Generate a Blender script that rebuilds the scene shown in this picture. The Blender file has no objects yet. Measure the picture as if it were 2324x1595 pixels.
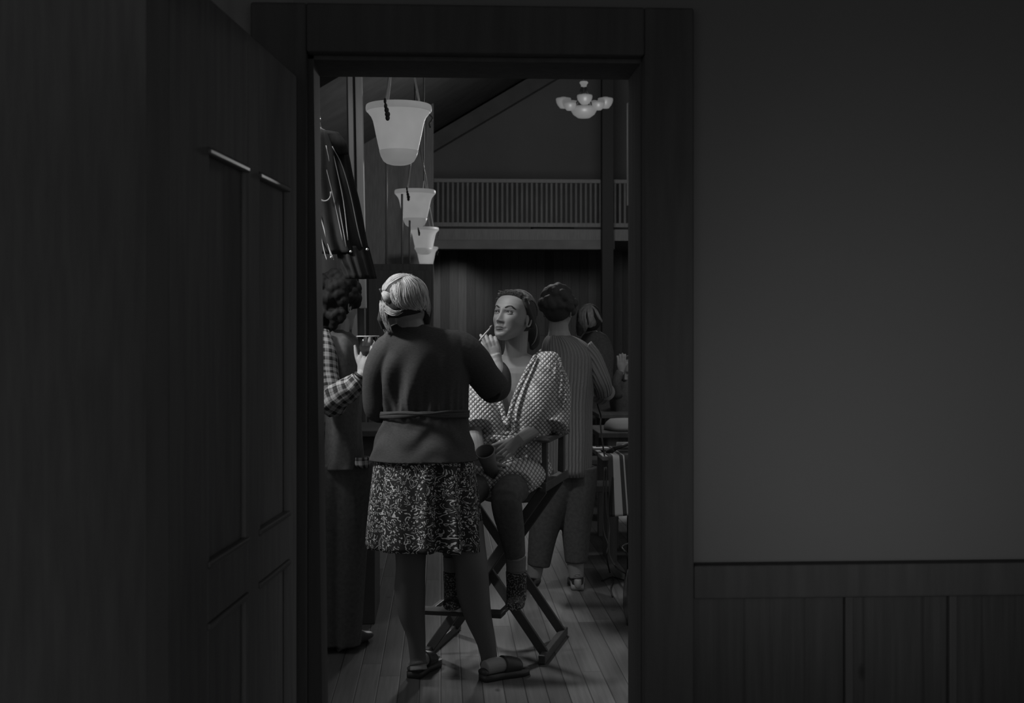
import bpy, bmesh, math, random
import numpy as np
from mathutils import Vector, Matrix, noise as mnoise
random.seed(7)
S = bpy.context.scene
COL = S.collection
PI = math.pi

# ---------------------------------------------------------------- camera
FPX = 2905.0                       # focal length in pixels of the 2324 wide frame
CAMZ = 1.42
YAW = math.atan(162.0 / FPX)
cd = bpy.data.cameras.new('camera')
cd.sensor_width = 36.0
cd.lens = FPX / 2324.0 * 36.0
cd.shift_y = -53.5 / 2324.0
cd.clip_start = 0.05
cd.clip_end = 100
cd.dof.use_dof = True
cd.dof.focus_distance = 5.6
cd.dof.aperture_fstop = 6.3
cam = bpy.data.objects.new('camera', cd)
COL.objects.link(cam)
cam.location = (0, 0, CAMZ)
cam.rotation_euler = (PI / 2, 0, -YAW)
S.camera = cam
FV = Vector((math.sin(YAW), math.cos(YAW), 0))
RV = Vector((math.cos(YAW), -math.sin(YAW), 0))
ZV = Vector((0, 0, 1))
CV = Vector((0, 0, CAMZ))

def W(px, py, d):
    return CV + FV * d + RV * ((px - 1162.0) / FPX * d) + ZV * ((744.0 - py) / FPX * d)
def XY(px, Y):                      # x of a picture column on the wall plane y = Y
    return Y * math.tan(YAW + math.atan((px - 1162.0) / FPX))
def ZY(px, py, Y):
    x = XY(px, Y); d = x * FV.x + Y * FV.y
    return CAMZ + (744.0 - py) / FPX * d
def FL(px, py):                     # a point of the floor under a picture point
    d = CAMZ * FPX / (py - 744.0)
    return W(px, py, d)
def CF(r, f, z):                    # camera frame metres: right, forward, height
    return RV * r + FV * f + ZV * z

# ---------------------------------------------------------------- view, world, lamps
S.view_settings.view_transform = 'Standard'
S.view_settings.look = 'None'
S.view_settings.gamma = 1.0
S.view_settings.exposure = 0.0
S.view_settings.use_curve_mapping = False
S.cycles.use_denoising = True
S.cycles.max_bounces = 8
S.cycles.sample_clamp_indirect = 2.0
wd = bpy.data.worlds.new('world'); S.world = wd; wd.use_nodes = True
wd.node_tree.nodes['Background'].inputs[0].default_value = (1, 1, 1, 1)
wd.node_tree.nodes['Background'].inputs[1].default_value = 0.23

def lamp(name, kind, loc, power, size=0.1, target=None, spot=None, blend=0.6):
    l = bpy.data.lights.new(name, kind)
    l.energy = power
    if kind == 'AREA':
        l.shape = 'DISK'; l.size = size
    else:
        l.shadow_soft_size = size
    if spot: l.spot_size = math.radians(spot); l.spot_blend = blend
    o = bpy.data.objects.new(name, l); COL.objects.link(o); o.location = loc
    if target is not None:
        o.rotation_euler = (Vector(target) - Vector(loc)).to_track_quat('-Z', 'Y').to_euler()
    return o
# unseen lamps: key, left and row follow the seen light; hall fills are added
KEY = CV + CF(-1.25, 4.95, 2.05)
lamp('hall_lamp_key', 'SPOT', KEY, 88, 0.12, CV + CF(0.10, 5.62, -0.10), 45, 0.6)
lamp('hall_lamp_left', 'SPOT', CV + CF(-1.6, 4.83, 0.85), 76, 0.12, CV + CF(-0.25, 5.2, -0.26), 50, 0.6)
lamp('hall_lamp_row', 'SPOT', CV + CF(-0.35, 8.6, 1.95), 125, 0.14, CV + CF(0.60, 5.7, -1.4), 34, 0.8)
lamp('hall_fill_near', 'SPOT', CV + CF(0.50, 4.75, 1.7), 26, 0.25, CV + CF(0.50, 4.72, -1.42), 27, 1.0)  # added spot brightening the near floor
lamp('hall_fill_right', 'SPOT', CV + CF(1.5, 8.6, 2.2), 48, 0.25, CV + CF(0.9, 9.6, -1.4), 70, 0.8)  # added spot lifting the tables and floor at the right
lamp('hall_fill_post', 'SPOT', CV + CF(-0.25, 5.6, 1.9), 12, 0.1, W(815, 430, 7.0), 32, 0.6)  # added spot that only brightens the pale post
lamp('hall_fill_far', 'POINT', CV + CF(1.2, 17.0, 2.0), 215, 0.4)  # unseen point light added to raise the far wall
lamp('hall_fill_wall', 'SPOT', W(1030, 557, 22.6), 75, 0.15, W(1030, 680, 25), 36, 0.7)  # spot hidden behind the balcony beam, added to light the boards
lamp('front_room_lamp', 'SPOT', CV + CF(0.75, 2.0, -0.55), 8.5, 0.3, W(2000, 960, 3.6), 74, 1.0)

# ---------------------------------------------------------------- materials
def nt(name):
    m = bpy.data.materials.new(name); m.use_nodes = True
    t = m.node_tree; b = t.nodes['Principled BSDF']
    return m, t, b
def mat(name, v, rough=0.7, spec=0.3, metal=0.0, noise=None, bump=None):
    """v = grey value; noise=(scale, amount, stretch xyz); bump=(scale, strength, distance)"""
    m, t, b = nt(name)
    b.inputs['Base Color'].default_value = (v, v, v, 1)
    b.inputs['Roughness'].default_value = rough
    b.inputs['Specular IOR Level'].default_value = spec
    b.inputs['Metallic'].default_value = metal
    tc = t.nodes.new('ShaderNodeTexCoord')
    if noise:
        mp = t.nodes.new('ShaderNodeMapping'); mp.inputs['Scale'].default_value = noise[2]
        n = t.nodes.new('ShaderNodeTexNoise'); n.inputs['Scale'].default_value = noise[0]
        n.inputs['Detail'].default_value = 5
        t.links.new(tc.outputs['Object'], mp.inputs[0]); t.links.new(mp.outputs[0], n.inputs['Vector'])
        r = t.nodes.new('ShaderNodeMapRange')
        r.inputs[3].default_value = v * (1 - noise[1]); r.inputs[4].default_value = v * (1 + noise[1])
        r.inputs[1].default_value = 0.25; r.inputs[2].default_value = 0.75
        t.links.new(n.outputs[0], r.inputs[0]); t.links.new(r.outputs[0], b.inputs['Base Color'])
    if bump:
        n2 = t.nodes.new('ShaderNodeTexNoise'); n2.inputs['Scale'].default_value = bump[0]
        n2.inputs['Detail'].default_value = 4
        t.links.new(tc.outputs['Object'], n2.inputs['Vector'])
        bp = t.nodes.new('ShaderNodeBump'); bp.inputs['Strength'].default_value = bump[1]
        bp.inputs['Distance'].default_value = bump[2]
        t.links.new(n2.outputs[0], bp.inputs['Height']); t.links.new(bp.outputs[0], b.inputs['Normal'])
    return m
def mth(t, op, a, b=None, c=None):
    n = t.nodes.new('ShaderNodeMath'); n.operation = op
    for i, x in enumerate((a, b, c)):
        if x is None: continue
        if isinstance(x, (int, float)): n.inputs[i].default_value = x
        else: t.links.new(x, n.inputs[i])
    return n.outputs[0]
def ramp(t, x, a, b, lo, hi):
    r = t.nodes.new('ShaderNodeMapRange'); t.links.new(x, r.inputs[0])
    r.inputs[1].default_value = a; r.inputs[2].default_value = b
    r.inputs[3].default_value = lo; r.inputs[4].default_value = hi
    return r.outputs[0]
def sep(t, src, mapping=None):
    v = src
    if mapping:
        mp = t.nodes.new('ShaderNodeMapping')
        mp.inputs['Rotation'].default_value = mapping[0]; mp.inputs['Scale'].default_value = mapping[1]
        t.links.new(src, mp.inputs[0]); v = mp.outputs[0]
    s = t.nodes.new('ShaderNodeSeparateXYZ'); t.links.new(v, s.inputs[0])
    return s.outputs[0], s.outputs[1], s.outputs[2]

def plank_mat(name, v, var, width, length, rough, axis='floor', gap=0.25, spec=0.35):
    m, t, b = nt(name)
    tc = t.nodes.new('ShaderNodeTexCoord')
    x, y, z = sep(t, tc.outputs['Object'])
    across, along = {'floor': (x, y), 'wallx': (x, z), 'wally': (y, z)}[axis]
    q = mth(t, 'DIVIDE', across, width)
    idx = mth(t, 'FLOOR', q); fr = mth(t, 'FRACT', q)
    wn = t.nodes.new('ShaderNodeTexWhiteNoise'); wn.noise_dimensions = '1D'; t.links.new(idx, wn.inputs['W'])
    q2 = mth(t, 'ADD', mth(t, 'DIVIDE', along, length), mth(t, 'MULTIPLY', wn.outputs[0], 7.3))
    idx2 = mth(t, 'FLOOR', q2); fr2 = mth(t, 'FRACT', q2)
    wn2 = t.nodes.new('ShaderNodeTexWhiteNoise'); wn2.noise_dimensions = '1D'
    t.links.new(mth(t, 'ADD', mth(t, 'MULTIPLY', idx, 13.7), idx2), wn2.inputs['W'])
    e1 = mth(t, 'MINIMUM', fr, mth(t, 'SUBTRACT', 1.0, fr))
    e2 = mth(t, 'MULTIPLY', mth(t, 'MINIMUM', fr2, mth(t, 'SUBTRACT', 1.0, fr2)), length / width)
    edge = ramp(t, mth(t, 'MINIMUM', e1, e2), 0.0, 0.045, gap, 1.0)
    # grain
    cx = t.nodes.new('ShaderNodeCombineXYZ')
    t.links.new(mth(t, 'MULTIPLY', across, 70), cx.inputs[0]); t.links.new(mth(t, 'MULTIPLY', along, 3), cx.inputs[1])
    t.links.new(mth(t, 'MULTIPLY', wn2.outputs[0], 40), cx.inputs[2])
    n = t.nodes.new('ShaderNodeTexNoise'); n.inputs['Scale'].default_value = 1; n.inputs['Detail'].default_value = 5
    t.links.new(cx.outputs[0], n.inputs['Vector'])
    g = ramp(t, n.outputs[0], 0.3, 0.7, 0.82, 1.15)
    # knots
    cx2 = t.nodes.new('ShaderNodeCombineXYZ')
    t.links.new(mth(t, 'MULTIPLY', across, 5), cx2.inputs[0]); t.links.new(mth(t, 'MULTIPLY', along, 2.2), cx2.inputs[1])
    vo = t.nodes.new('ShaderNodeTexVoronoi'); vo.inputs['Scale'].default_value = 1.0
    t.links.new(cx2.outputs[0], vo.inputs['Vector'])
    kn = ramp(t, vo.outputs[0], 0.02, 0.07, 0.4, 1.0)
    tone = ramp(t, wn2.outputs[0], 0, 1, v * (1 - var), v * (1 + var))
    c = mth(t, 'MULTIPLY', mth(t, 'MULTIPLY', tone, g), mth(t, 'MULTIPLY', edge, kn))
    t.links.new(c, b.inputs['Base Color'])
    b.inputs['Roughness'].default_value = rough
    b.inputs['Specular IOR Level'].default_value = spec
    bp = t.nodes.new('ShaderNodeBump'); bp.inputs['Strength'].default_value = 0.5; bp.inputs['Distance'].default_value = 0.002
    t.links.new(edge, bp.inputs['Height']); t.links.new(bp.outputs[0], b.inputs['Normal'])
    return m

M = {}
M['floor'] = plank_mat('floor_boards', 0.135, 0.42, 0.083, 1.9, 0.55)
M['board_wall'] = plank_mat('knotty_boards', 0.10, 0.35, 0.17, 5.0, 0.6, 'wallx', 0.35)
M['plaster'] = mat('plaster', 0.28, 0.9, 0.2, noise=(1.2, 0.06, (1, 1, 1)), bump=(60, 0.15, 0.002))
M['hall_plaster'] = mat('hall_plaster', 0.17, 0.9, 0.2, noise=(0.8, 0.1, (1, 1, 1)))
M['trim'] = mat('dark_trim', 0.135, 0.75, 0.2, noise=(6, 0.15, (6, 6, 0.6)))
M['moulding'] = mat('dark_moulding', 0.2, 0.35, 0.4)
M['leaf'] = mat('dark_door_wood', 0.34, 0.8, 0.1, noise=(6, 0.15, (6, 6, 0.6)))
M['dark_wood'] = mat('dark_wood', 0.14, 0.6, 0.25, noise=(8, 0.2, (6, 6, 0.6)))
M['wainscot'] = plank_mat('wainscot_boards', 0.105, 0.08, 0.165, 6.0, 0.5, 'wallx', 0.7)
M['roof'] = mat('dark_roof', 0.07, 0.8, 0.2, noise=(3, 0.2, (1, 1, 1)))
M['black_post'] = mat('black_post', 0.03, 0.8, 0.2)
M['beam'] = mat('roof_beam', 0.12, 0.7, 0.2, noise=(3, 0.2, (1, 1, 1)))
M['pale_post'] = mat('pale_post', 0.45, 0.6, 0.3, noise=(4, 0.25, (3, 3, 0.5)))
M['chair'] = mat('black_chair_wood', 0.085, 0.42, 0.35, noise=(10, 0.2, (1, 1, 1)))
M['canvas'] = mat('black_canvas', 0.1, 0.9, 0.1, bump=(200, 0.3, 0.001))
M['skin_pale'] = mat('skin_pale', 0.34, 0.5, 0.35, noise=(22, 0.05, (1, 1, 1)), bump=(130, 0.12, 0.001))
M['skin'] = mat('skin', 0.34, 0.5, 0.3, noise=(20, 0.06, (1, 1, 1)), bump=(120, 0.12, 0.001))
M['jacket'] = mat('black_linen', 0.075, 0.92, 0.12, noise=(90, 0.22, (1, 1, 6)), bump=(60, 0.25, 0.002))
M['trouser'] = mat('black_trouser', 0.12, 0.95, 0.1, noise=(60, 0.2, (1, 1, 1)))
M['hair_blonde'] = mat('hair_blonde', 0.40, 0.42, 0.5, noise=(60, 0.35, (1, 1, .3)))
M['hair_under'] = mat('hair_under', 0.055, 0.7, 0.2)  # dark base: shade between the blonde strands put into its colour
M['hair_brown'] = mat('hair_brown', 0.24, 0.45, 0.5, noise=(60, 0.6, (1, 1, .3)))
M['hair_dark'] = mat('hair_dark', 0.06, 0.7, 0.2)
M['hair_black'] = mat('hair_black', 0.022, 0.7, 0.15)
M['shoe'] = mat('black_leather', 0.06, 0.4, 0.4)
M['white_rubber'] = mat('white_rubber', 0.40, 0.6, 0.3)
M['eye'] = mat('eye_white', 0.30, 0.35, 0.3)
M['iris'] = mat('iris', 0.012, 0.5, 0.2)
M['brow'] = mat('eyebrow', 0.05, 0.8, 0.1)
M['lip'] = mat('lip', 0.19, 0.45, 0.4)
M['sock'] = mat('ribbed_sock', 0.20, 0.9, 0.1)
M['metal'] = mat('bright_metal', 0.7, 0.3, 0.5, metal=0.9)
M['brush'] = mat('brush_handle', 0.55, 0.4, 0.4)
M['cable'] = mat('black_cable', 0.04, 0.5, 0.3)
M['garment'] = mat('dark_hanging_cloth', 0.026, 0.85, 0.15, noise=(30, 0.25, (2, 2, .4)))
M['tights'] = mat('sheer_dark_tights', 0.14, 0.6, 0.3)
M['piping'] = mat('pale_piping', 0.28, 0.5, 0.4)
M['mug'] = mat('paper_cup', 0.17, 0.6, 0.3)
M['mug_rim'] = mat('cup_rim', 0.28, 0.5, 0.3)
M['table'] = mat('table_wood', 0.12, 0.85, 0.08, noise=(4, 0.2, (6, 1, 1)))
M['white_cloth'] = mat('white_cloth', 0.36, 0.85, 0.1)
M['pole'] = mat('pale_pole', 0.34, 0.4, 0.4)

def glow(name, strength, base=0.5):
    m, t, b = nt(name)
    b.inputs['Base Color'].default_value = (base, base, base, 1)
    b.inputs['Roughness'].default_value = 0.45
    tc = t.nodes.new('ShaderNodeTexCoord')
    n = t.nodes.new('ShaderNodeTexNoise'); n.inputs['Scale'].default_value = 9; n.inputs['Detail'].default_value = 4
    t.links.new(tc.outputs['Object'], n.inputs['Vector'])
    s = ramp(t, n.outputs[0], 0.3, 0.7, strength * 0.93, strength * 1.05)
    b.inputs['Emission Color'].default_value = (1, 1, 1, 1)
    t.links.new(s, b.inputs['Emission Strength'])
    return m
M['glow'] = glow('lit_alabaster', 0.205, 0.25)  # bowl shading goes into glow strength: dimmer rim and bottom
M['glow_rim'] = glow('lit_alabaster_rim', 0.15, 0.25)
M['glow_dim'] = glow('lit_alabaster_dim', 0.145, 0.2)
M['glow_far'] = glow('lit_glass', 0.11, 0.08)

# waffle robe
def waffle():
    m, t, b = nt('waffle_cotton')
    tc = t.nodes.new('ShaderNodeTexCoord')
    mp = t.nodes.new('ShaderNodeMapping'); mp.inputs['Rotation'].default_value = (0.0, 0.75, -YAW)
    t.links.new(tc.outputs['Object'], mp.inputs[0])
    x, y, z = sep(t, mp.outputs[0])
    k = 2 * PI / 0.029
    def s2(v, ph=0.0): return mth(t, 'SINE', mth(t, 'ADD', mth(t, 'MULTIPLY', v, k), ph))
    h = mth(t, 'MULTIPLY', s2(x), s2(z))
    h = mth(t, 'POWER', mth(t, 'ABSOLUTE', h), 1.25)
    c = ramp(t, h, 0.03, 0.40, 0.20, 0.74)
    t.links.new(c, b.inputs['Base Color'])
    b.inputs['Roughness'].default_value = 0.95; b.inputs['Specular IOR Level'].default_value = 0.1
    bp = t.nodes.new('ShaderNodeBump'); bp.inputs['Strength'].default_value = 0.9; bp.inputs['Distance'].default_value = 0.006
    t.links.new(h, bp.inputs['Height']); t.links.new(bp.outputs[0], b.inputs['Normal'])
    return m
M['robe'] = waffle()

def plaid():
    m, t, b = nt('plaid_flannel')
    tc = t.nodes.new('ShaderNodeTexCoord')
    x, y, z = sep(t, tc.outputs['UV'])
    def band(v, n, w):
        return mth(t, 'GREATER_THAN', mth(t, 'FRACT', mth(t, 'MULTIPLY', v, n)), w)
    a = mth(t, 'ADD', band(x, 30, 0.45), band(y, 30, 0.45))
    b2 = mth(t, 'ADD', band(x, 90, 0.8), band(y, 90, 0.8))
    v = mth(t, 'ADD', mth(t, 'MULTIPLY', a, 0.18), mth(t, 'MULTIPLY', b2, -0.09))
    v = mth(t, 'MAXIMUM', mth(t, 'ADD', v, 0.05), 0.03)
    t.links.new(v, b.inputs['Base Color'])
    b.inputs['Roughness'].default_value = 0.9; b.inputs['Specular IOR Level'].default_value = 0.1
    return m
M['plaid'] = plaid()

def squiggle():
    m, t, b = nt('squiggle_print')
    tc = t.nodes.new('ShaderNodeTexCoord')
    mp = t.nodes.new('ShaderNodeMapping'); t.links.new(tc.outputs['UV'], mp.inputs[0])
    n = t.nodes.new('ShaderNodeTexNoise'); n.inputs['Scale'].default_value = 24; n.inputs['Detail'].default_value = 0.3
    n.inputs['Distortion'].default_value = 1.6
    t.links.new(mp.outputs[0], n.inputs['Vector'])
    l1 = mth(t, 'ABSOLUTE', mth(t, 'SUBTRACT', mth(t, 'FRACT', mth(t, 'MULTIPLY', n.outputs[0], 6.0)), 0.5))
    vo = t.nodes.new('ShaderNodeTexVoronoi'); vo.inputs['Scale'].default_value = 62
    t.links.new(mp.outputs[0], vo.inputs['Vector'])
    dots = mth(t, 'LESS_THAN', vo.outputs[0], 0.20)
    n2 = t.nodes.new('ShaderNodeTexNoise'); n2.inputs['Scale'].default_value = 60; n2.inputs['Detail'].default_value = 0
    t.links.new(mp.outputs[0], n2.inputs['Vector'])
    line = mth(t, 'MULTIPLY', mth(t, 'LESS_THAN', l1, 0.125), mth(t, 'GREATER_THAN', n2.outputs[0], 0.44))
    v = mth(t, 'MAXIMUM', line, dots)
    c = ramp(t, v, 0, 1, 0.05, 0.74)
    t.links.new(c, b.inputs['Base Color'])
    b.inputs['Roughness'].default_value = 0.9; b.inputs['Specular IOR Level'].default_value = 0.1
    return m
M['skirt'] = squiggle()

def speckle(name, lo, hi, sc, th=0.5):
    m, t, b = nt(name)
    tc = t.nodes.new('ShaderNodeTexCoord')
    n = t.nodes.new('ShaderNodeTexNoise'); n.inputs['Scale'].default_value = sc; n.inputs['Detail'].default_value = 1
    t.links.new(tc.outputs['Object'], n.inputs['Vector'])
    c = ramp(t, n.outputs[0], th, th + 0.06, lo, hi)
    t.links.new(c, b.inputs['Base Color']); b.inputs['Roughness'].default_value = 0.8
    return m
M['boot'] = speckle('speckled_boot', 0.03, 0.30, 150, 0.53)

def ribbed(name, lo, hi, spacing):
    m, t, b = nt(name)
    tc = t.nodes.new('ShaderNodeTexCoord')
    x, y, z = sep(t, tc.outputs['UV'])
    n = t.nodes.new('ShaderNodeTexNoise'); n.inputs['Scale'].default_value = 18
    t.links.new(tc.outputs['Object'], n.inputs['Vector'])
    h = mth(t, 'SINE', mth(t, 'ADD', mth(t, 'MULTIPLY', x, spacing), mth(t, 'MULTIPLY', n.outputs[0], 2.5)))
    c = ramp(t, h, -1, 1, lo, hi)
    t.links.new(c, b.inputs['Base Color'])
    b.inputs['Roughness'].default_value = 0.95; b.inputs['Specular IOR Level'].default_value = 0.1
    bp = t.nodes.new('ShaderNodeBump'); bp.inputs['Strength'].default_value = 0.7; bp.inputs['Distance'].default_value = 0.006
    t.links.new(h, bp.inputs['Height']); t.links.new(bp.outputs[0], b.inputs['Normal'])
    return m
M['cardigan'] = ribbed('ribbed_wool', 0.23, 0.31, 330)

def striped(name):
    m, t, b = nt(name)
    tc = t.nodes.new('ShaderNodeTexCoord')
    x, y, z = sep(t, tc.outputs['UV'])
    f = mth(t, 'FRACT', mth(t, 'MULTIPLY', x, 3.0))
    a = mth(t, 'MULTIPLY', mth(t, 'GREATER_THAN', f, 0.12), mth(t, 'LESS_THAN', f, 0.30))
    c2 = mth(t, 'MULTIPLY', mth(t, 'GREATER_THAN', f, 0.40), mth(t, 'LESS_THAN', f, 0.44))
    v = ramp(t, mth(t, 'MAXIMUM', a, c2), 0, 1, 0.04, 0.40)
    t.links.new(v, b.inputs['Base Color']); b.inputs['Roughness'].default_value = 0.9
    return m
M['striped'] = striped('striped_cloth')

def glassm():
    m, t, b = nt('clear_plastic')
    b.inputs['Base Color'].default_value = (0.9, 0.9, 0.9, 1)
    b.inputs['Roughness'].default_value = 0.08
    b.inputs['Transmission Weight'].default_value = 1.0
    b.inputs['IOR'].default_value = 1.2
    return m
M['clear'] = glassm()

# ---------------------------------------------------------------- mesh tools
def cr(pts, n):
    """resample a polyline of tuples through a Catmull-Rom spline"""
    P = [np.array(p, dtype=float) for p in pts]
    P = [2 * P[0] - P[1]] + P + [2 * P[-1] - P[-2]]
    out = []; k = len(P) - 3
    for i in range(n):
        u = i / (n - 1) * k; j = min(int(u), k - 1); u -= j
        a, b, c, d = P[j:j + 4]
        out.append(0.5 * ((2 * b) + (-a + c) * u + (2 * a - 5 * b + 4 * c - d) * u * u + (-a + 3 * b - 3 * c + d) * u ** 3))
    return out

class MB:
    def __init__(s): s.v = []; s.f = []; s.uv = {}; s.mi = []
    def add(s, vs, fs, uvs=None, mi=0):
        o = len(s.v); s.v += [tuple(x) for x in vs]
        for i, f in enumerate(fs):
            s.f.append(tuple(o + k for k in f)); s.mi.append(mi)
            if uvs is not None: s.uv[len(s.f) - 1] = uvs[i]
        return s
    def box(s, c, size, rot=None, mi=0):
        hx, hy, hz = [x / 2 for x in size]
        vs = [Vector((a * hx, b * hy, g * hz)) for a in (-1, 1) for b in (-1, 1) for g in (-1, 1)]
        if rot is not None: vs = [rot @ v for v in vs]
        vs = [v + Vector(c) for v in vs]
        return s.add(vs, [(0, 1, 3, 2), (4, 6, 7, 5), (0, 4, 5, 1), (2, 3, 7, 6), (0, 2, 6, 4), (1, 5, 7, 3)], mi=mi)
    def mm(s, a, b, mi=0):
        a = Vector(a); b = Vector(b)
        return s.box((a + b) / 2, [abs(x) for x in (b - a)], mi=mi)
    def bar(s, p, q, w, h, up=ZV):
        p = Vector(p); q = Vector(q); d = (q - p); L = d.length; d.normalize()
        sd = d.cross(Vector(up))
        if sd.length < 1e-4: sd = d.cross(Vector((1, 0, 0)))
        sd.normalize(); u = sd.cross(d)
        rot = Matrix((sd, d, u)).transposed()
        return s.box((p + q) / 2, (w, L, h), rot)
    def tube(s, pts, rad, seg=12, n=None, up=None, mi=0, cap=True, uvs=None):
        """pts: points; rad: scalar / list of scalars or (a,b) pairs; a is across, b along up"""
        k = len(pts)
        if not isinstance(rad, (list, tuple)): rad = [rad] * k
        rad = [(r, r) if isinstance(r, (int, float)) else r for r in rad]
        full = [tuple(p) + tuple(r) for p, r in zip(pts, rad)]
        if n: full = cr(full, n)
        P = [Vector(x[:3]) for x in full]; Rr = [(max(x[3], 1e-4), max(x[4], 1e-4)) for x in full]
        m = len(P); vs = []; prev = None; acc = 0.0; us = []
        for i in range(m):
            d = (P[min(i + 1, m - 1)] - P[max(i - 1, 0)]).normalized()
            ref = Vector(up) if up is not None else (prev if prev is not None else (ZV if abs(d.z) < 0.9 else Vector((1, 0, 0))))
            b = (ref - d * ref.dot(d))
            if b.length < 1e-5: b = Vector((1, 0, 0)) - d * d.x
            b.normalize(); a = d.cross(b); prev = b
            if i: acc += (P[i] - P[i - 1]).length
            us.append(acc)
            for j in range(seg):
                th = 2 * PI * j / seg
                vs.append(P[i] + a * (math.cos(th) * Rr[i][0]) + b * (math.sin(th) * Rr[i][1]))
        fs = []; uvl = []
        per = 2 * PI * sum(max(r) for r in Rr) / m
        for i in range(m - 1):
            for j in range(seg):
                j2 = (j + 1) % seg
                fs.append((i * seg + j, i * seg + j2, (i + 1) * seg + j2, (i + 1) * seg + j))
                u0, u1 = j / seg * per, (j + 1) / seg * per
                uvl.append([(u0, us[i]), (u1, us[i]), (u1, us[i + 1]), (u0, us[i + 1])])
        if cap:
            fs.append(tuple(reversed(range(seg)))); uvl.append([(0, 0)] * seg)
            fs.append(tuple((m - 1) * seg + j for j in range(seg))); uvl.append([(0, 0)] * seg)
        return s.add(vs, fs, uvl, mi)
    def ell(s, c, r, rot=None, seg=20, ring=12, mi=0):
        vs = []; fs = []
        rs = r if isinstance(r, (tuple, list)) else (r, r, r)
        for i in range(ring + 1):
            ph = PI * i / ring
            for j in range(seg):
                th = 2 * PI * j / seg
                v = Vector((rs[0] * math.sin(ph) * math.cos(th), rs[1] * math.sin(ph) * math.sin(th), rs[2] * math.cos(ph)))
                if rot is not None: v = rot @ v
                vs.append(Vector(c) + v)
        for i in range(ring):
            for j in range(seg):
                j2 = (j + 1) % seg
                fs.append((i * seg + j, (i + 1) * seg + j, (i + 1) * seg + j2, i * seg + j2))
        return s.add(vs, fs, mi=mi)
    def rows(s, rows, n=24, seg=48, fold=None, ex=1.0, cap=True, mi=0, uvs=1.0):
        """rows of a garment or body seen from the camera: (py, left px, right px, depth, half thickness[, slant])"""
        full = cr([tuple(r) + ((0.0,) if len(r) < 6 else ()) for r in rows], n)
        vs = []; m = len(full); vacc = 0; vv = []; last = None; per = 0
        for i, r in enumerate(full):
            py, L, R_, d, tk, sl = r
            c = W((L + R_) / 2, py, d); hw = (R_ - L) / 2 / FPX * d
            per = max(per, PI * (hw + tk))
            if last is not None: vacc += (c - last).length
            last = c; vv.append(vacc)
            for j in range(seg):
                th = 2 * PI * j / seg
                ca, sa = math.cos(th), math.sin(th)
                ca = math.copysign(abs(ca) ** ex, ca); sa = math.copysign(abs(sa) ** ex, sa)
                k = 0.0 if fold is None else fold(th, i / (m - 1))
                vs.append(c + RV * (ca * (hw + k)) + FV * (sa * (tk + k) + sl * ca))
        fs = []; uvl = []
        for i in range(m - 1):
            for j in range(seg):
                j2 = (j + 1) % seg
                fs.append((i * seg + j, (i + 1) * seg + j, (i + 1) * seg + j2, i * seg + j2))
                u0, u1 = j / seg * per, (j + 1) / seg * per
                uvl.append([(u0, vv[i]), (u0, vv[i + 1]), (u1, vv[i + 1]), (u1, vv[i])])
        if cap:
            fs.append(tuple(range(seg))); uvl.append([(0, 0)] * seg)
            fs.append(tuple((m - 1) * seg + j for j in reversed(range(seg)))); uvl.append([(0, 0)] * seg)
        return s.add(vs, fs, uvl, mi)
    def lathe(s, c, prof, seg=40, mi=0):
        vs = []; fs = []
        for r, z in prof:
            for j in range(seg):
                th = 2 * PI * j / seg
                vs.append((c[0] + r * math.cos(th), c[1] + r * math.sin(th), c[2] + z))
        for i in range(len(prof) - 1):
            for j in range(seg):
                j2 = (j + 1) % seg
                fs.append((i * seg + j, i * seg + j2, (i + 1) * seg + j2, (i + 1) * seg + j))
        return s.add(vs, fs, mi=mi)
    def build(s, name, m, parent=None, smooth=True, voxel=None, sm=0, bevel=None, solid=None, subd=None, recalc=True):
        me = bpy.data.meshes.new(name)
        me.from_pydata(s.v, [], s.f)
        if s.uv and not voxel:
            ul = me.uv_layers.new(name='UVMap')
            for fi, p in enumerate(me.polygons):
                u = s.uv.get(fi)
                if u is None: continue
                for k, li in enumerate(p.loop_indices): ul.data[li].uv = u[k]
        ms = m if isinstance(m, (list, tuple)) else [m]
        for x in ms: me.materials.append(x)
        if len(ms) > 1: me.polygons.foreach_set('material_index', s.mi)
        me.update()
        if recalc:
            bm = bmesh.new(); bm.from_mesh(me); bmesh.ops.recalc_face_normals(bm, faces=bm.faces); bm.to_mesh(me); bm.free()
        if smooth: me.polygons.foreach_set('use_smooth', [True] * len(me.polygons))
        o = bpy.data.objects.new(name, me); COL.objects.link(o)
        if parent is not None:
            o.parent = parent
            o.matrix_parent_inverse = root_world(parent).inverted()
        if voxel:
            r = o.modifiers.new('r', 'REMESH'); r.mode = 'VOXEL'; r.voxel_size = voxel; r.use_smooth_shade = True
        if sm:
            k = o.modifiers.new('s', 'SMOOTH'); k.iterations = sm; k.factor = 0.5
        if solid:
            k = o.modifiers.new('t', 'SOLIDIFY'); k.thickness = solid
        if subd:
            k = o.modifiers.new('u', 'SUBSURF'); k.levels = subd; k.render_levels = subd
        if bevel:
            k = o.modifiers.new('b', 'BEVEL'); k.width = bevel; k.segments = 2; k.limit_method = 'ANGLE'
            if smooth: pass
        return o

def root_world(o):
    m = Matrix.Translation(o.location) @ o.rotation_euler.to_matrix().to_4x4()
    if o.parent is not None:
        return root_world(o.parent) @ o.matrix_parent_inverse @ m
    return m
def tag(o, label=None, cat=None, group=None, kind=None):
    if label: o['label'] = label
    if cat: o['category'] = cat
    if group: o['group'] = group
    if kind: o['kind'] = kind
    return o
def empty(name, loc, label, cat, group=None):
    o = bpy.data.objects.new(name, None); COL.objects.link(o); o.location = loc
    o.empty_display_size = 0.05
    return tag(o, label, cat, group)
def struct(o): o['kind'] = 'structure'; return o

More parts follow.
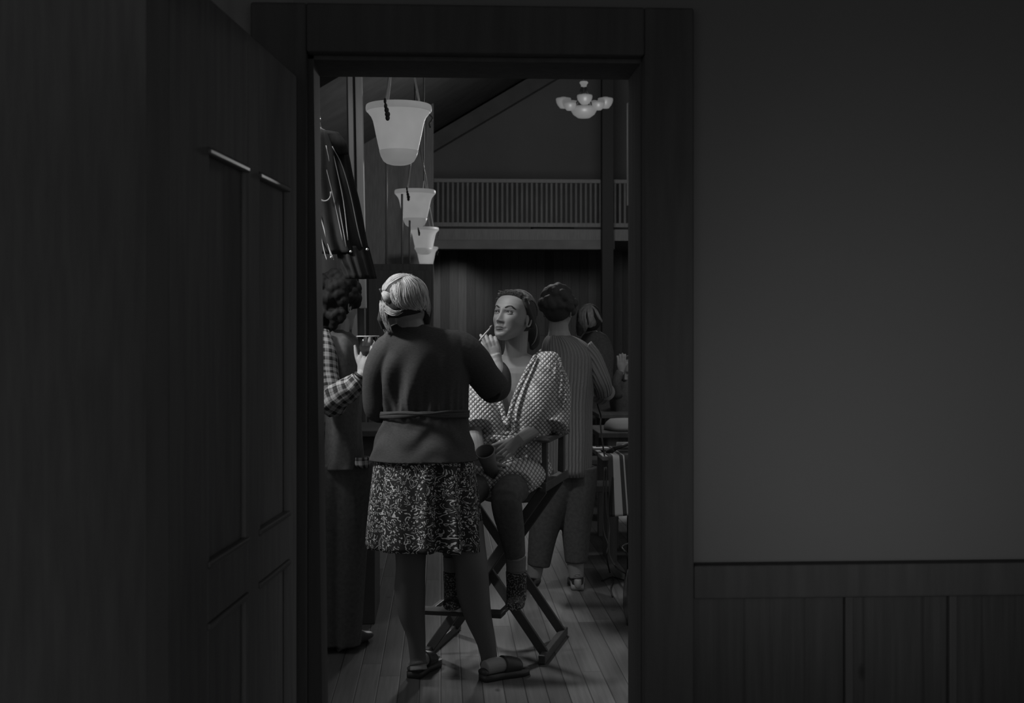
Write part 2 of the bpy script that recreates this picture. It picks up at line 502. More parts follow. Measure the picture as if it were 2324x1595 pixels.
# ================================================================ SETTING
YD = 3.42          # plane of the door casing's face
YB = 3.66          # hall side of the door wall
xL = XY(722, YD + 0.10); xR = XY(1437, YD + 0.16)
zT = ZY(1162, 163, YD + 0.16)
casL = XY(640, YD) - 0.08; casR = XY(1572, YD); casT = ZY(1572, 22, YD)
railZ = ZY(1572, 1281, YD)
# walls of the front room around the opening
struct(MB().mm((xR + 0.03, YD + 0.03, railZ), (2.6, YB, 3.0)).build('wall_right', M['plaster'], smooth=False))
struct(MB().mm((-3.2, YD + 0.03, 0), (xL - 0.06, YB, 3.0)).build('wall_left', M['leaf'], smooth=False))
struct(MB().mm((xL - 0.06, YD + 0.03, zT + 0.02), (xR + 0.03, YB, 3.0)).build('wall_front', M['plaster'], smooth=False))
struct(MB().mm((xR + 0.03, YD + 0.02, 0), (2.6, YB, railZ)).build('trim_1', M['wainscot'], smooth=False))
struct(MB().mm((casR, YD - 0.02, railZ - 0.09), (2.6, YD + 0.02, railZ)).build('trim_2', M['trim'], smooth=False, bevel=0.006))
for i, px in enumerate((1925, 2160)):
    x = XY(px, YD + 0.01)
    struct(MB().mm((x - 0.012, YD - 0.004, 0.1), (x + 0.012, YD + 0.021, railZ - 0.09)).build('trim_%d' % (3 + i), M['trim'], smooth=False, bevel=0.005))
struct(MB().mm((casR, YD - 0.015, 0), (2.6, YD + 0.02, 0.14)).build('baseboard_right', M['trim'], smooth=False, bevel=0.005))
# casing, jambs and head of the doorway
dr = bpy.data.objects.new('door_1', None); COL.objects.link(dr); dr.location = (xL, YD, 0); struct(dr)
MB().mm((xR + 0.004, YD - 0.02, 0), (casR, YD + 0.035, casT)).build('door_casing', M['trim'], dr, False, bevel=0.006)
MB().mm((casL, YD - 0.02, 0), (xL - 0.02, YD + 0.035, casT)).build('door_casing', M['trim'], dr, False, bevel=0.006)
MB().mm((xL - 0.02, YD - 0.02, zT + 0.012), (xR + 0.004, YD + 0.035, casT)).build('door_casing', M['trim'], dr, False, bevel=0.006)
MB().mm((xR, YD + 0.03, 0), (xR + 0.04, YB + 0.02, zT + 0.02)).build('door_jamb', M['trim'], dr, False, bevel=0.003)
MB().mm((xL - 0.07, YD + 0.03, zT), (xR + 0.04, YB + 0.02, zT + 0.04)).build('door_head', M['trim'], dr, False, bevel=0.003)
MB().mm((xR - 0.003, YB + .004, ZY(1437, 465, YB)), (xR + .002, YB + .024, ZY(1437, 232, YB))).build('jamb_glint', M['metal'], dr, False)  # metal sliver added for the glint where the jamb edge catches light
# left jamb leans a little, as the photograph's left edge does
a = XY(717, YD + 0.1); b = XY(741, YD + 0.1)
jm = MB()
jm.add([(a - 0.09, YD + .03, zT + .02), (a, YD + .03, zT + .02), (a - 0.005, YB + .02, zT + .02), (a - 0.09, YB + .02, zT + .02),
        (b - 0.11, YD + .03, 0), (b, YD + .03, 0), (b - .005, YB + .02, 0), (b - 0.11, YB + .02, 0)],
       [(0, 1, 2, 3), (4, 7, 6, 5), (0, 4, 5, 1), (1, 5, 6, 2), (2, 6, 7, 3), (3, 7, 4, 0)])
jm.build('door_jamb', M['trim'], dr, False)
# the open leaf, swung toward the camera, with two tall recessed panels
lf = bpy.data.objects.new('door_2', None); COL.objects.link(lf); struct(lf)
hd = 3.36
def LP(s, t, z):      # s metres from the hinge along the leaf, t out of its face (to the right), z height
    dr_ = (FV * -1.0 + RV * -0.051).normalized(); nr = Vector((dr_.y, -dr_.x, 0))
    if nr.dot(RV) < 0: nr = -nr
    h = RV * (-0.565) + FV * hd
    p = h + dr_ * s + nr * t
    return Vector((p.x, p.y, z))
lf.location = LP(0, 0, 0)
def leafbox(mb, s0, s1, t0, t1, z0, z1):
    vs = [LP(s, t, z) for s in (s0, s1) for t in (t0, t1) for z in (z0, z1)]
    mb.add(vs, [(0, 1, 3, 2), (4, 6, 7, 5), (0, 4, 5, 1), (2, 3, 7, 6), (0, 2, 6, 4), (1, 5, 7, 3)])
lb = MB(); leafbox(lb, 0, 1.05, -0.042, -0.012, 0.01, 2.08)
for s0, s1, z0, z1 in ((0, .09, .01, 2.08), (0.40, .50, .01, 2.08), (.81, 1.05, .01, 2.08)): leafbox(lb, s0, s1, -.012, 0, z0, z1)
for s0, s1 in ((.09, .40), (.50, .81)):
    for z0, z1 in ((.01, .22), (.83, .94), (1.78, 2.08)): leafbox(lb, s0, s1, -.012, 0, z0, z1)
lb.build('door_leaf', M['leaf'], lf, False, bevel=0.003)
le = MB(); leafbox(le, 1.05, 1.053, -.042, 0, .01, 2.08); le.build('dimmed_edge', M['trim'], lf, False)  # darker strip put on to dim the leaf's end face
for s0, s1 in ((.09, .40), (.50, .81)):
    for z0, z1 in ((.22, .83), (.94, 1.78)):
        for k_, q in enumerate(((s0, s1, z0, z0 + .014), (s0, s1, z1 - .014, z1), (s0, s0 + .014, z0, z1), (s1 - .014, s1, z0, z1))):
            fm = MB(); leafbox(fm, q[0], q[1], -.012, .006 if k_ < 2 else 0.0, q[2], q[3])
            fm.build('panel_moulding', M['moulding'] if k_ < 2 else M['leaf'], lf, False, bevel=0.004)
# floor, front room shell behind the camera (left open behind so the plain world light fills it)
struct(MB().mm((-4.0, -3.0, -0.08), (9.0, 26.0, 0.0)).build('floor', M['floor'], smooth=False))
struct(MB().mm((-3.2, -1.2, 3.0), (2.6, YB, 3.1)).build('ceiling', M['roof'], smooth=False))
struct(MB().mm((2.6, -1.2, 0), (2.7, YB, 3.0)).build('wall_east', M['trim'], smooth=False))
struct(MB().mm((-3.3, -1.2, 0), (-3.2, YB, 3.0)).build('wall_west', M['trim'], smooth=False))
# hall shell
HY = 25.0
xg = XY(985, HY)
struct(MB().mm((-1.9, 5.9, 0), (-1.75, HY, 4.3)).build('wall_hall_left', M['dark_wood'], smooth=False))
zlow = ZY(1100, 522, 22.0)
struct(MB().mm((-1.8, HY, 0), (5.2, HY + .15, 3.1)).build('wall_back', M['board_wall'], smooth=False))
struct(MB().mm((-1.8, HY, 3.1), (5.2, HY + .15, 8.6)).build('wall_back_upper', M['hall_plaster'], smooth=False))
struct(MB().mm((5.0, 9.0, 0), (5.15, HY, 8.2)).build('wall_hall_right', M['dark_wood'], smooth=False))
sl = 0.60
rz = lambda x: 5.20 + sl * (x + 0.13)
rf = MB(); x0, x1 = -1.9, 5.2
rf.add([(x0, 6.2, rz(x0)), (x1, 6.2, rz(x1)), (x1, HY + .1, rz(x1)), (x0, HY + .1, rz(x0)),
        (x0, 6.2, rz(x0) + .15), (x1, 6.2, rz(x1) + .15), (x1, HY + .1, rz(x1) + .15), (x0, HY + .1, rz(x0) + .15)],
       [(0, 1, 2, 3), (4, 7, 6, 5), (0, 4, 5, 1), (1, 5, 6, 2), (2, 6, 7, 3), (3, 7, 4, 0)])
struct(rf.build('ceiling_hall', M['roof'], smooth=False))
rb = MB(); rb.bar((-0.9, HY - .25, rz(-.9) - .22), (5.0, HY - .25, rz(5.0) - .22), 0.3, 0.28)
struct(rb.build('trim_5', M['beam'], smooth=False))
rb = MB(); rb.bar((-1.7, 15, rz(-1.7) - .12), (5.0, 15, rz(5.0) - .12), 0.2, 0.22)
struct(rb.build('trim_6', M['roof'], smooth=False))
# dark side bay left of the lit boards
struct(MB().mm((-1.76, 21.6, 0), (XY(984, 21.6), 21.8, 5.2)).build('wall_bay', M['dark_wood'], smooth=False))

# balcony
bx0, bx1 = XY(984, 22.0), 5.0
bal = empty('balcony', (2.4, 22.2, zlow), 'dark timber balcony with a slatted railing across the back of the hall', 'balcony')
zb0 = ZY(1100, 566, 22.0); zb1 = ZY(1100, 545, 22.0)
MB().mm((bx0, 22.0, zb1 + .0), (bx1, 25.0, zlow + .02)).build('balcony_floor', M['dark_wood'], bal, False)
MB().mm((bx0, 21.9, zb0), (XY(1395, 21.9), 22.1, zb1)).build('balcony_beam', M['beam'], bal, False, bevel=.01)
zr = ZY(1100, 405, 22.0)
MB().mm((bx0, 22.0, zr - .07), (bx1, 22.1, zr)).build('handrail', M['dark_wood'], bal, False, bevel=.01)
MB().mm((bx0, 22.02, zlow + .06), (bx1, 22.08, zlow + .13)).build('bottom_rail', M['dark_wood'], bal, False)
x = bx0 + .06; nb = 0
while x < 3.8 and nb < 60:
    MB().mm((x, 22.03, zlow + .13), (x + .035, 22.07, zr - .07)).build('baluster', M['beam'], bal, False)
    x += .085; nb += 1
cx0, cx1 = XY(1365, 21.7), XY(1391, 21.7)
struct(MB().mm((cx0, 21.6, 0), (cx1, 21.8, 7.4)).build('trim_7', M['black_post'], smooth=False, bevel=.01))
st = MB().mm((XY(1207, 22.4), 22.3, zlow + .022), (XY(1302, 22.4), 22.7, zlow + .14)).build('folded_cloth', M['beam'], smooth=False, bevel=.03)
tag(st, 'pale folded cloth lying on the balcony floor behind the railing', 'cloth')
# ================================================================ LEFT OF THE HALL
pp = empty('door_frame_post', W(812, 744, 7.0) - ZV * 1.42, 'tall pale grooved wooden post left of the largest pendant lamp', 'post')
def lean(px0, px1, py0, py1, d, w0, mb, th=0.06):
    a = W(px0, py0, d); b = W(px1, py1, d)
    mb.bar(a, b, w0 / FPX * d, th, up=FV)
zt = -60
m1 = MB(); lean(792, 814, zt, 1330, 7.0, 11, m1); m1.build('post_strip', M['pale_post'], pp, False, bevel=.004)
m1 = MB(); lean(810, 824, zt, 700, 7.0, 15, m1); m1.build('post_strip', M['pale_post'], pp, False, bevel=.004)
m1 = MB(); lean(801, 819, zt, 1337, 7.08, 34, m1, .05); m1.build('post_core', M['dark_wood'], pp, False)
# dark tall cabinet carrying three pale poles
cb = empty('tall_cabinet', W(905, 744, 10.2) * 1.0, 'tall dark cabinet standing left under the far pendant lamps', 'cabinet')
cb.location.z = 0
c0 = W(832, 600, 10.0); c1 = W(984, 600, 10.0)
cbm = MB().mm((c0.x, 9.95, 0), (c1.x, 10.45, c0.z)); cbm.build('body', M['dark_wood'], cb, False, bevel=.008)
xm = (c0.x + c1.x) / 2
for a_, b_ in ((c0.x + .02, xm - .01), (xm + .01, c1.x - .02)):
    dd = MB().mm((a_, 9.93, .1), (b_, 9.955, c0.z - .05)).build('door', M['dark_wood'], cb, False, bevel=.006)
    MB().tube([(b_ - .04, 9.92, 1.0), (b_ - .04, 9.92, 1.15)], .008).build('handle', M['shoe'], dd)
for i, (px, w, top) in enumerate(((877, 5, 300), (912.5, 5, 440), (930, 5, 500))):
    p = W(px, 601, 10.15)
    o = MB().tube([(p.x, p.y, c0.z), (p.x, p.y, W(px, top, 10.15).z)], w / 2 / FPX * 10.15, 12).build('pole', M['pole'])
    tag(o, ['slim pale pole on the cabinet, leftmost, below the largest pendant', 'slim pale pole on the cabinet, middle of the three',
            'slim faint pole on the cabinet, closest to the third pendant'][i], 'pole', 'poles on the tall cabinet')

# hanging pleated garment
gm = empty('hanging_garment', W(760, 300, 5.35), 'dark pleated garment with pale piping hanging from a chain at the left door edge', 'garment')
ch = MB()
for i, (px, py) in enumerate(((716, 232), (718, 244), (720.5, 256), (723, 268), (726, 281))):
    c = W(px, py, 5.35); pts = []
    for k in range(13):
        t_ = 2 * PI * k / 12
        ax = RV if i % 2 else FV
        pts.append(c + ax * (.008 * math.cos(t_)) + (ZV * .9 - RV * .25) * (.013 * math.sin(t_)))
    ch.tube(pts, .0028, 6)
ch.tube([W(726, 284, 5.35), W(728, 292, 5.35), W(733, 297, 5.35)], [.005, .006, .009], 8)
ch.build('chain', M['metal'], gm)
def pleat(th, t):
    return 0.010 * math.sin(9 * th + 2 * math.sin(3 * t)) * (0.3 + t)
gb = MB().rows([(297, 722, 748, 5.35, .03), (305, 716, 768, 5.35, .05), (340, 715, 786, 5.35, .06), (400, 716, 798, 5.35, .07),
                (460, 718, 812, 5.36, .08), (540, 724, 826, 5.36, .08), (575, 728, 832, 5.36, .075)], 30, 72, pleat)
gb.build('garment_body', M['garment'], gm)
g2 = MB().rows([(560, 765, 834, 5.36, .06), (590, 770, 842, 5.36, .07), (632, 786, 852, 5.36, .07)], 12, 60, lambda th, t: .006 * math.sin(13 * th))
g2.build('lower_flounce', M['garment'], gm)
g4 = MB().rows([(300, 742, 768, 5.30, .03), (325, 752, 786, 5.29, .03), (350, 768, 792, 5.29, .02)], 10, 24)
g4.build('shoulder_flap', M['garment'], gm)
pips = [[(727, 335), (745, 400), (762, 470), (778, 545)], [(740, 330), (752, 385), (766, 450), (786, 560)],
        [(752, 332), (768, 400), (780, 460), (790, 545)], [(754, 332), (776, 375), (795, 440), (812, 520), (822, 560)],
        [(722, 460), (730, 500), (742, 545), (752, 585)], [(724, 480), (736, 520), (746, 560), (758, 590)],
        [(724, 500), (730, 540), (736, 570), (742, 590)]]
def gsurf(px, py):
    t_ = (py - 297) / 278; L = 720 + 8 * t_; Rr = np.interp(py, [297, 305, 340, 400, 460, 540, 600], [748, 768, 786, 798, 812, 826, 836])
    u = (px - (L + Rr) / 2) / ((Rr - L) / 2); u = max(-.95, min(.95, u))
    return 5.36 - (.06 + .022 * t_) * math.sqrt(1 - u * u) - .008 - .008 * t_
for g in pips:
    MB().tube([W(x_, y_, gsurf(x_, y_)) for x_, y_ in g], .0022, 8, n=16).build('piping', M['piping'], gm)
rg = MB(); c = W(737, 440, 5.26)
rg.tube([c + RV * (.026 * math.cos(t_)) + ZV * (.03 * math.sin(t_)) for t_ in np.linspace(PI * .9, PI * 2.1, 12)], .004, 8)
rg.build('loop', M['piping'], gm)
for px, py in ((796, 571), (833, 566), (752, 584)):
    MB().ell(W(px, py, 5.27), .006).build('button', M['metal'], gm)

# ================================================================ PENDANT LAMPS
def pendant(pc, rim_py, hpx, wpx, D=0.38):
    d = D * FPX / wpx
    c = W(pc, rim_py, d); H = 0.345
    e = empty('pendant_lamp', (c.x, c.y, c.z - H), 'x', 'lamp', 'alabaster bowl pendants in a row')
    outer = [(0, -.346), (.045, -.346), (.070, -.338), (.088, -.325), (.102, -.300), (.112, -.268), (.122, -.225), (.132, -.18), (.142, -.13), (.150, -.095), (.160, -.072), (.176, -.052), (.188, -.036), (.190, -.020)]
    inner = [(max(r - .014, 0), z + .008) for r, z in reversed(outer)]
    prof = outer + [(.186, -.006), (.180, -.004)] + inner
    MB().lathe(c, prof, 48).build('bowl', M['glow'], e)
    tr = [( .186 + .0065 * math.cos(a_), -.022 + .020 * math.sin(a_)) for a_ in np.linspace(0, 2 * PI, 17)]
    MB().lathe(c, tr, 48).build('bowl_rim', M['glow_rim'], e)
    cup = MB().lathe(c, [(0, -.349), (.046, -.349), (.072, -.341), (.090, -.327), (.1045, -.300), (.114, -.268), (.112, -.267), (.095, -.31), (.0, -.34)], 40)
    cup.build('bottom_smudge', M['glow_dim'], e)  # dimmer shell added for the bulb's dark smudge on the bowl
    apex = c + ZV * .60
    for ang in (0, 125, 235):
        an = math.radians(ang)
        q = c + Vector((.125 * math.cos(an), .125 * math.sin(an), -.012))
        MB().tube([q, apex + (q - c) * .05], .0062, 8).build('suspension_rod', M['pole'], e)
    MB().tube([apex, (apex.x, apex.y, rz(apex.x) - .01 if apex.y > 6.2 else 4.6)], .009, 8).build('drop_rod', M['dark_wood'], e)
    # dark iron leaf ornament on the camera side and a small hook on the right
    lfm = MB()
    an = math.radians(-98 - 14)
    for z_, r_, w_, off in ((-.012, .19, .010, 0), (-.04, .184, .012, .001), (-.062, .178, .016, .004), (-.085, .176, .019, .008), (-.105, .172, .016, .007)):
        p = c + Vector((r_ * math.cos(an) + off, r_ * math.sin(an) - .006, z_))
        lfm.ell(p + Vector((0, -.012, 0)), (w_ * .8, .008, .017))
    lfm.build('leaf_ornament', M['cable'], e)
    hk = MB()
    p = [c + Vector((.178, -.03, -.06)), c + Vector((.196, -.05, -.085)), c + Vector((.178, -.055, -.115)), c + Vector((.184, -.055, -.14))]
    hk.tube(p, .005, 8, n=10); hk.build('rim_hook', M['cable'], e)
    return e
ws = [148, 92, 68, 54]
e1 = pendant(905, 238, 0, 148); e1['label'] = 'largest and nearest lit bowl pendant lamp hanging by the post'
e2 = pendant(942, 431, 0, 92); e2['label'] = 'second lit bowl pendant lamp, just below the largest one'
e3 = pendant(962, 516, 0, 67); e3['label'] = 'third lit bowl pendant lamp, overlapping the smallest one'
e4 = pendant(967.5, 560, 0, 53); e4['label'] = 'smallest and farthest lit bowl pendant lamp, above the blonde bob'

# chandelier
dc = 19.0; cc = W(1326, 230, dc)
chn = empty('chandelier', cc, 'lit many-armed chandelier of small glass bowls at upper right', 'chandelier')
s_ = dc / FPX
def smallbowl(px, py, w, h, dd):
    c = W(px, py, dc + dd); r = w / 2 * s_; hh = h * s_
    b_ = MB().lathe(c, [(0, -hh * .55), (r * .45, -hh * .52), (r * .75, -hh * .25), (r * .92, 0), (r, hh * .25), (r * .96, hh * .4), (r * .6, hh * .42), (r * .35, hh * .52), (0, hh * .55)], 24)
    b_.build('glass_bowl', M['glow_far'], chn)
smallbowl(1279, 233, 35, 24, 0); smallbowl(1374, 233, 35, 24, 0); smallbowl(1327, 225, 35, 22, -.3)
smallbowl(1293, 241, 30, 18, -.15); smallbowl(1358, 240, 30, 18, -.15); smallbowl(1300, 236, 24, 16, .3); smallbowl(1349, 236, 24, 16, .3)
mbw = MB().lathe(W(1325, 252, dc), [(0, -16 * s_), (14 * s_, -15 * s_), (24 * s_, -8 * s_), (30 * s_, 2 * s_), (28 * s_, 9 * s_), (10 * s_, 10 * s_), (0, 10 * s_)], 32)
mbw.build('centre_bowl', M['glow_far'], chn)
MB().lathe(W(1325, 192, dc), [(0, -6 * s_), (6 * s_, -5 * s_), (7 * s_, 0), (10 * s_, 4 * s_), (8 * s_, 7 * s_), (0, 7 * s_)], 20).build('cup', M['glow_dim'], chn)
for dx, ex in ((-7, -18), (-3, -8), (3, 8), (7, 18)):
    MB().tube([W(1325 + dx * .6, 196, dc), W(1325 + ex, 240, dc)], 1.6 * s_, 8).build('arm', M['beam'], chn)
tp = W(1325, 188, dc)
MB().tube([tp, (tp.x, tp.y, rz(tp.x))], 2.6 * s_, 8).build('stem', M['beam'], chn)

# ================================================================ PEOPLE TOOLS
def head_mesh(mb, M4, s=1.0, ears=True, face=True, nz=150, na=220):
    zt_ = [-.1135, -.112, -.108, -.100, -.088, -.072, -.055, -.035, -.015, .005, .025, .045, .065, .085, .100, .110, .1148, .1155]
    wt = [.003, .010, .017, .026, .036, .0460, .0545, .0655, .069, .0715, .0735, .0745, .072, .062, .047, .029, .010, .002]
    ft = [.060, .068, .076, .083, .0855, .0855, .085, .085, .085, .0855, .086, .083, .075, .058, .038, .016, -.008, -.016]
    bt = [.055, .045, .030, .010, -.012, -.036, -.060, -.080, -.093, -.101, -.106, -.108, -.105, -.096, -.080, -.060, -.036, -.020]
    # arc-length sampling of the outline
    Z = np.array(zt_); 
    tt = np.concatenate([[0], np.cumsum(np.hypot(np.diff(Z), np.diff(wt)))]); tt /= tt[-1]
    u = np.linspace(0, 1, nz)
    def ip(a):
        y = np.interp(u, tt, a)
        k = np.array([1, 2, 3, 2, 1.]) / 9
        yy = np.convolve(np.pad(y, 2, mode='edge'), k, 'valid')
        return np.convolve(np.pad(yy, 2, mode='edge'), k, 'valid')
    z = ip(Z); w = ip(wt); f = ip(ft); b = ip(bt)
    th = np.linspace(0, 2 * PI, na, endpoint=False)
    T, I = np.meshgrid(th, np.arange(nz))
    yc = np.clip((f + b) / 2 + .012, -1, .06)[I]
    X = w[I] * np.sign(np.sin(T)) * np.abs(np.sin(T)) ** 0.92
    c = np.cos(T)
    Y = np.where(c > 0, yc + (f[I] - yc) * np.abs(c) ** 0.9, yc - (yc - b[I]) * np.abs(c) ** 0.9)
    Zz = z[I].copy()
    if face:
        fr = np.clip((Y - .025) / .035, 0, 1)
        g = lambda x0, z0, sx, sz: np.exp(-((X - x0) / sx) ** 2 - ((Zz - z0) / sz) ** 2)
        dY = np.zeros_like(Y)
        # nose
        t = np.clip((.020 - Zz) / .058, 0, 1)
        tipc = np.where(Zz > -.040, 1.0, np.clip(1 - (-.040 - Zz) / .009, 0, 1))
        rid = (.003 + .021 * t ** 1.25) * tipc * (Zz < .020)
        nw = .0065 + .0045 * t
        dY += rid * np.exp(-(X / nw) ** 2)
        dY += .0035 * g(0, -.035, .008, .008)
        for sg in (-1, 1):
            dY += .0082 * g(sg * .0118, -.0405, .0056, .0065)
            dY += -.0055 * g(sg * .0068, -.0480, .0040, .0028)
            dY += -.0110 * g(sg * .031, .003, .0155, .0095)      # socket
            dY += .0038 * g(sg * .031, .0135, .016, .0032)       # upper lid fold
            dY += .0030 * g(sg * .031, -.0070, .014, .0030)      # lower lid
            dY += -.0040 * g(sg * .015, .004, .006, .010)
            dY += .0045 * g(sg * .028, .026, .020, .008)         # brow
            dY += .0060 * g(sg * .043, -.022, .018, .016)        # cheekbone
            dY += -.0035 * g(sg * .040, -.058, .012, .020)
            dY += -.0025 * g(sg * .027, -.0665, .004, .006)      # mouth corner
            dY += -.0020 * g(sg * .018, -.050, .004, .010)
        dY += .0055 * g(0, -.064, .022, .011)
        dY += .0040 * (g(-.007, -.0610, .010, .0035) + g(.007, -.0610, .010, .0035))
        dY += -.0060 * g(0, -.0665, .023, .0019)
        dY += .0062 * g(0, -.0722, .0145, .0042)
        dY += -.0045 * g(0, -.0820, .016, .0045)
        dY += -.0012 * g(0, -.055, .0025, .005)
        dY += .0075 * g(0, -.097, .019, .011)
        Y = Y + dY * fr
    P = np.stack([X, Y, Zz], -1).reshape(-1, 3) * s
    A = np.array(M4.to_3x3()); tr = np.array(M4.translation)
    P = P @ A.T + tr
    fs = []
    for i in range(nz - 1):
        for j in range(na):
            j2 = (j + 1) % na
            fs.append((i * na + j, i * na + j2, (i + 1) * na + j2, (i + 1) * na + j))
    fs.append(tuple(reversed(range(na)))); fs.append(tuple((nz - 1) * na + j for j in range(na)))
    mb.add(P.tolist(), fs)
    if ears:
        for sg in (-1, 1):
            pts = []
            for a_ in np.linspace(-1.9, 2.2, 14):
                pts.append(M4 @ (Vector((sg * (.073 + .008 * (1 + math.cos(a_)) / 2), -.012 - .013 * math.cos(a_), -.008 + .028 * math.sin(a_))) * s))
            mb.tube(pts, [.004 * s] * 14, 8)
            rot = M4.to_3x3()
            mb.ell(M4 @ (Vector((sg * .0745, -.006, -.008)) * s), (.004 * s, .012 * s, .024 * s), rot, 12, 8)
            mb.ell(M4 @ (Vector((sg * .0765, -.003, -.033)) * s), (.004 * s, .006 * s, .008 * s), rot, 12, 8)

def basis(loc, fwd, up):
    f = Vector(fwd).normalized(); r = f.cross(Vector(up)).normalized(); u = r.cross(f)
    m = Matrix((r, f, u)).transposed().to_4x4(); m.translation = loc
    return m

def hand(mb, wrist, a, n, s, sc=0.92, curls=((25, 60, 40),) * 4, thumb=(.6, .5, -.2), spread=1.0, tcurl=.3):
    a = Vector(a).normalized(); s = Vector(s); s = (s - a * s.dot(a)).normalized()
    n = Vector(n); n = (n - a * n.dot(a) - s * n.dot(s)).normalized()
    wrist = Vector(wrist)
    Lp = .086 * sc
    mb.tube([wrist - a * .035 * sc, wrist, wrist + a * .03 * sc, wrist + a * .055 * sc], [(.023 * sc, .019 * sc), (.024 * sc, .0175 * sc), (.031 * sc, .016 * sc), (.034 * sc, .012 * sc)], 16, n=12, up=n)
    base = []
    for i, off in enumerate((.029, .010, -.009, -.027)):
        bp = wrist + a * (Lp * (1.0, 1.03, .99, .92)[i]) + s * (off * sc)
        base.append(bp)
        mb.tube([wrist + s * (off * .55 * sc), wrist + a * Lp * .5 + s * (off * .9 * sc), bp], [(.013 * sc, .011 * sc), (.0135 * sc, .0115 * sc), (.0105 * sc, .0098 * sc)], 10, up=n)
    lens = (.070, .078, .073, .057)
    for i in range(4):
        p = base[i]; dirv = (a + s * ((.10, .02, -.06, -.14)[i] * spread)).normalized()
        L = lens[i] * sc; pts = [p]; ang = 0
        for k, fr in enumerate((.46, .30, .24)):
            ang += math.radians(curls[i][k])
            dd = dirv * math.cos(ang) - n * math.sin(ang)
            p = p + dd * (L * fr); pts.append(p)
        mb.tube(pts, [.0092 * sc, .0085 * sc, .0076 * sc, .0060 * sc], 10, n=11, up=s)
        mb.ell(pts[-1], .0064 * sc, seg=10, ring=6)
        mb.ell(pts[1], .0090 * sc, seg=10, ring=6)
    tb = wrist + a * (.028 * sc) + s * (.026 * sc) - n * .004
    td = (a * thumb[0] + s * thumb[1] + n * thumb[2]).normalized()
    t2 = (td + a * tcurl - s * tcurl * .3).normalized()
    pts = [wrist + a * .012 * sc + s * .012 * sc, tb, tb + td * .036 * sc, tb + td * .036 * sc + t2 * .030 * sc, tb + td * .036 * sc + t2 * .052 * sc]
    mb.tube(pts, [.014 * sc, .0135 * sc, .0105 * sc, .0095 * sc, .0065 * sc], 10, n=12)
    mb.ell(pts[-1], .007 * sc, seg=10, ring=6)

def strands(mb, ga, gb, n, jit=1.5, rad=.0011, surf=None, lift=0.0, m=14, wav=1.0, seg=4, clump=0):
    """hair strands between two picture-space guides; surf(px, py) -> depth"""
    ga = cr(ga, m); gb = cr(gb, m)
    for k in range(n):
        u = random.random(); off = random.gauss(0, jit); ph = random.random() * 6; am = random.uniform(.3, 1.4) * wav
        lf_ = lift * random.random(); t1 = random.uniform(.72, 1.0); t0 = random.uniform(0, .12)
        pts = []
        for i in range(m):
            t = t0 + (t1 - t0) * i / (m - 1); q = t * (m - 1); j = min(int(q), m - 2); fr = q - j
            A = ga[j] * (1 - fr) + ga[j + 1] * fr; B = gb[j] * (1 - fr) + gb[j + 1] * fr
            p = A * (1 - u) + B * u
            x = p[0] + off * t + am * math.sin(ph + t * 7); y = p[1] + am * .5 * math.cos(ph + t * 5)
            d = surf(x, y) - lf_ * math.sin(PI * min(t * 1.2, 1))
            if len(p) > 2: d += p[2]
            pts.append(W(x, y, d))
        mb.tube(pts, [rad * (1.0 if 0 < i < m - 1 else .35) for i in range(m)], seg, cap=False)

def ballsurf(cx, cy, rx, ry, d0, rd):
    def f(px, py):
        q = ((px - cx) / rx) ** 2 + ((py - cy) / ry) ** 2
        return d0 - rd * math.sqrt(max(0.02, 1 - min(q, 1)))
    return f
def shoe(mb, heel, toe, h=.06, w=.045, mi=0):
    """closed low shoe from heel to toe on the floor"""
    heel = Vector(heel); toe = Vector(toe); d = (toe - heel); L = d.length; d.normalize()
    pts = []; rd = []
    for t, ww, hh in ((0.0, .5, .55), (.06, .72, .85), (.2, .78, 1.0), (.4, .74, .9), (.6, .92, .62), (.8, 1.0, .48), (.93, .8, .38), (1.0, .35, .22)):
        pts.append(heel + d * (L * t) + ZV * (h * hh * .5 + .006)); rd.append((w * ww, h * hh * .5))
    mb.tube(pts, rd, 18, n=24, up=ZV, mi=mi)
    return d, L
def sole(mb, heel, toe, w=.047, t0=.004, t1=.02, mi=0):
    heel = Vector(heel); toe = Vector(toe); d = (toe - heel); L = d.length; d.normalize(); sd = d.cross(ZV)
    vs = []; prof = [(-.01, .5), (.02, .72), (.2, .76), (.42, .7), (.62, .95), (.8, 1.02), (.94, .8), (1.01, .3)]
    pl = [heel + d * L * t + sd * w * q for t, q in prof] + [heel + d * L * t - sd * w * q for t, q in reversed(prof)]
    k = len(pl)
    vs = [(p.x, p.y, t0) for p in pl] + [(p.x, p.y, t1) for p in pl]
    fs = [tuple(range(k)), tuple(reversed(range(k, 2 * k)))] + [(i, (i + 1) % k, k + (i + 1) % k, k + i) for i in range(k)]
    mb.add(vs, fs, mi=mi)

# ================================================================ MAKE-UP ARTIST (standing, from behind)
D1 = 5.18
wa = empty('person', FL(1010, 1540), 'standing person in black wrapped jacket and patterned skirt, from behind, applying make-up', 'person')
body = MB()
HM = basis(W(926, 688, 5.13), FV * .9 + RV * .45 - ZV * .22, ZV + RV * .06)
head_mesh(body, HM, 0.98, nz=90, na=120)
body.tube([W(925, 712, 5.14), W(932, 745, 5.15), W(945, 790, 5.18)], [.052, .056, .075], 20)                      # neck
body.rows([(765, 900, 1000, 5.18, .07), (800, 870, 1050, 5.18, .10), (880, 872, 1045, 5.2, .11), (940, 885, 1040, 5.2, .10), (1040, 875, 1055, 5.2, .095), (1110, 880, 1060, 5.2, .085), (1160, 900, 1050, 5.2, .07)], 18, 32)
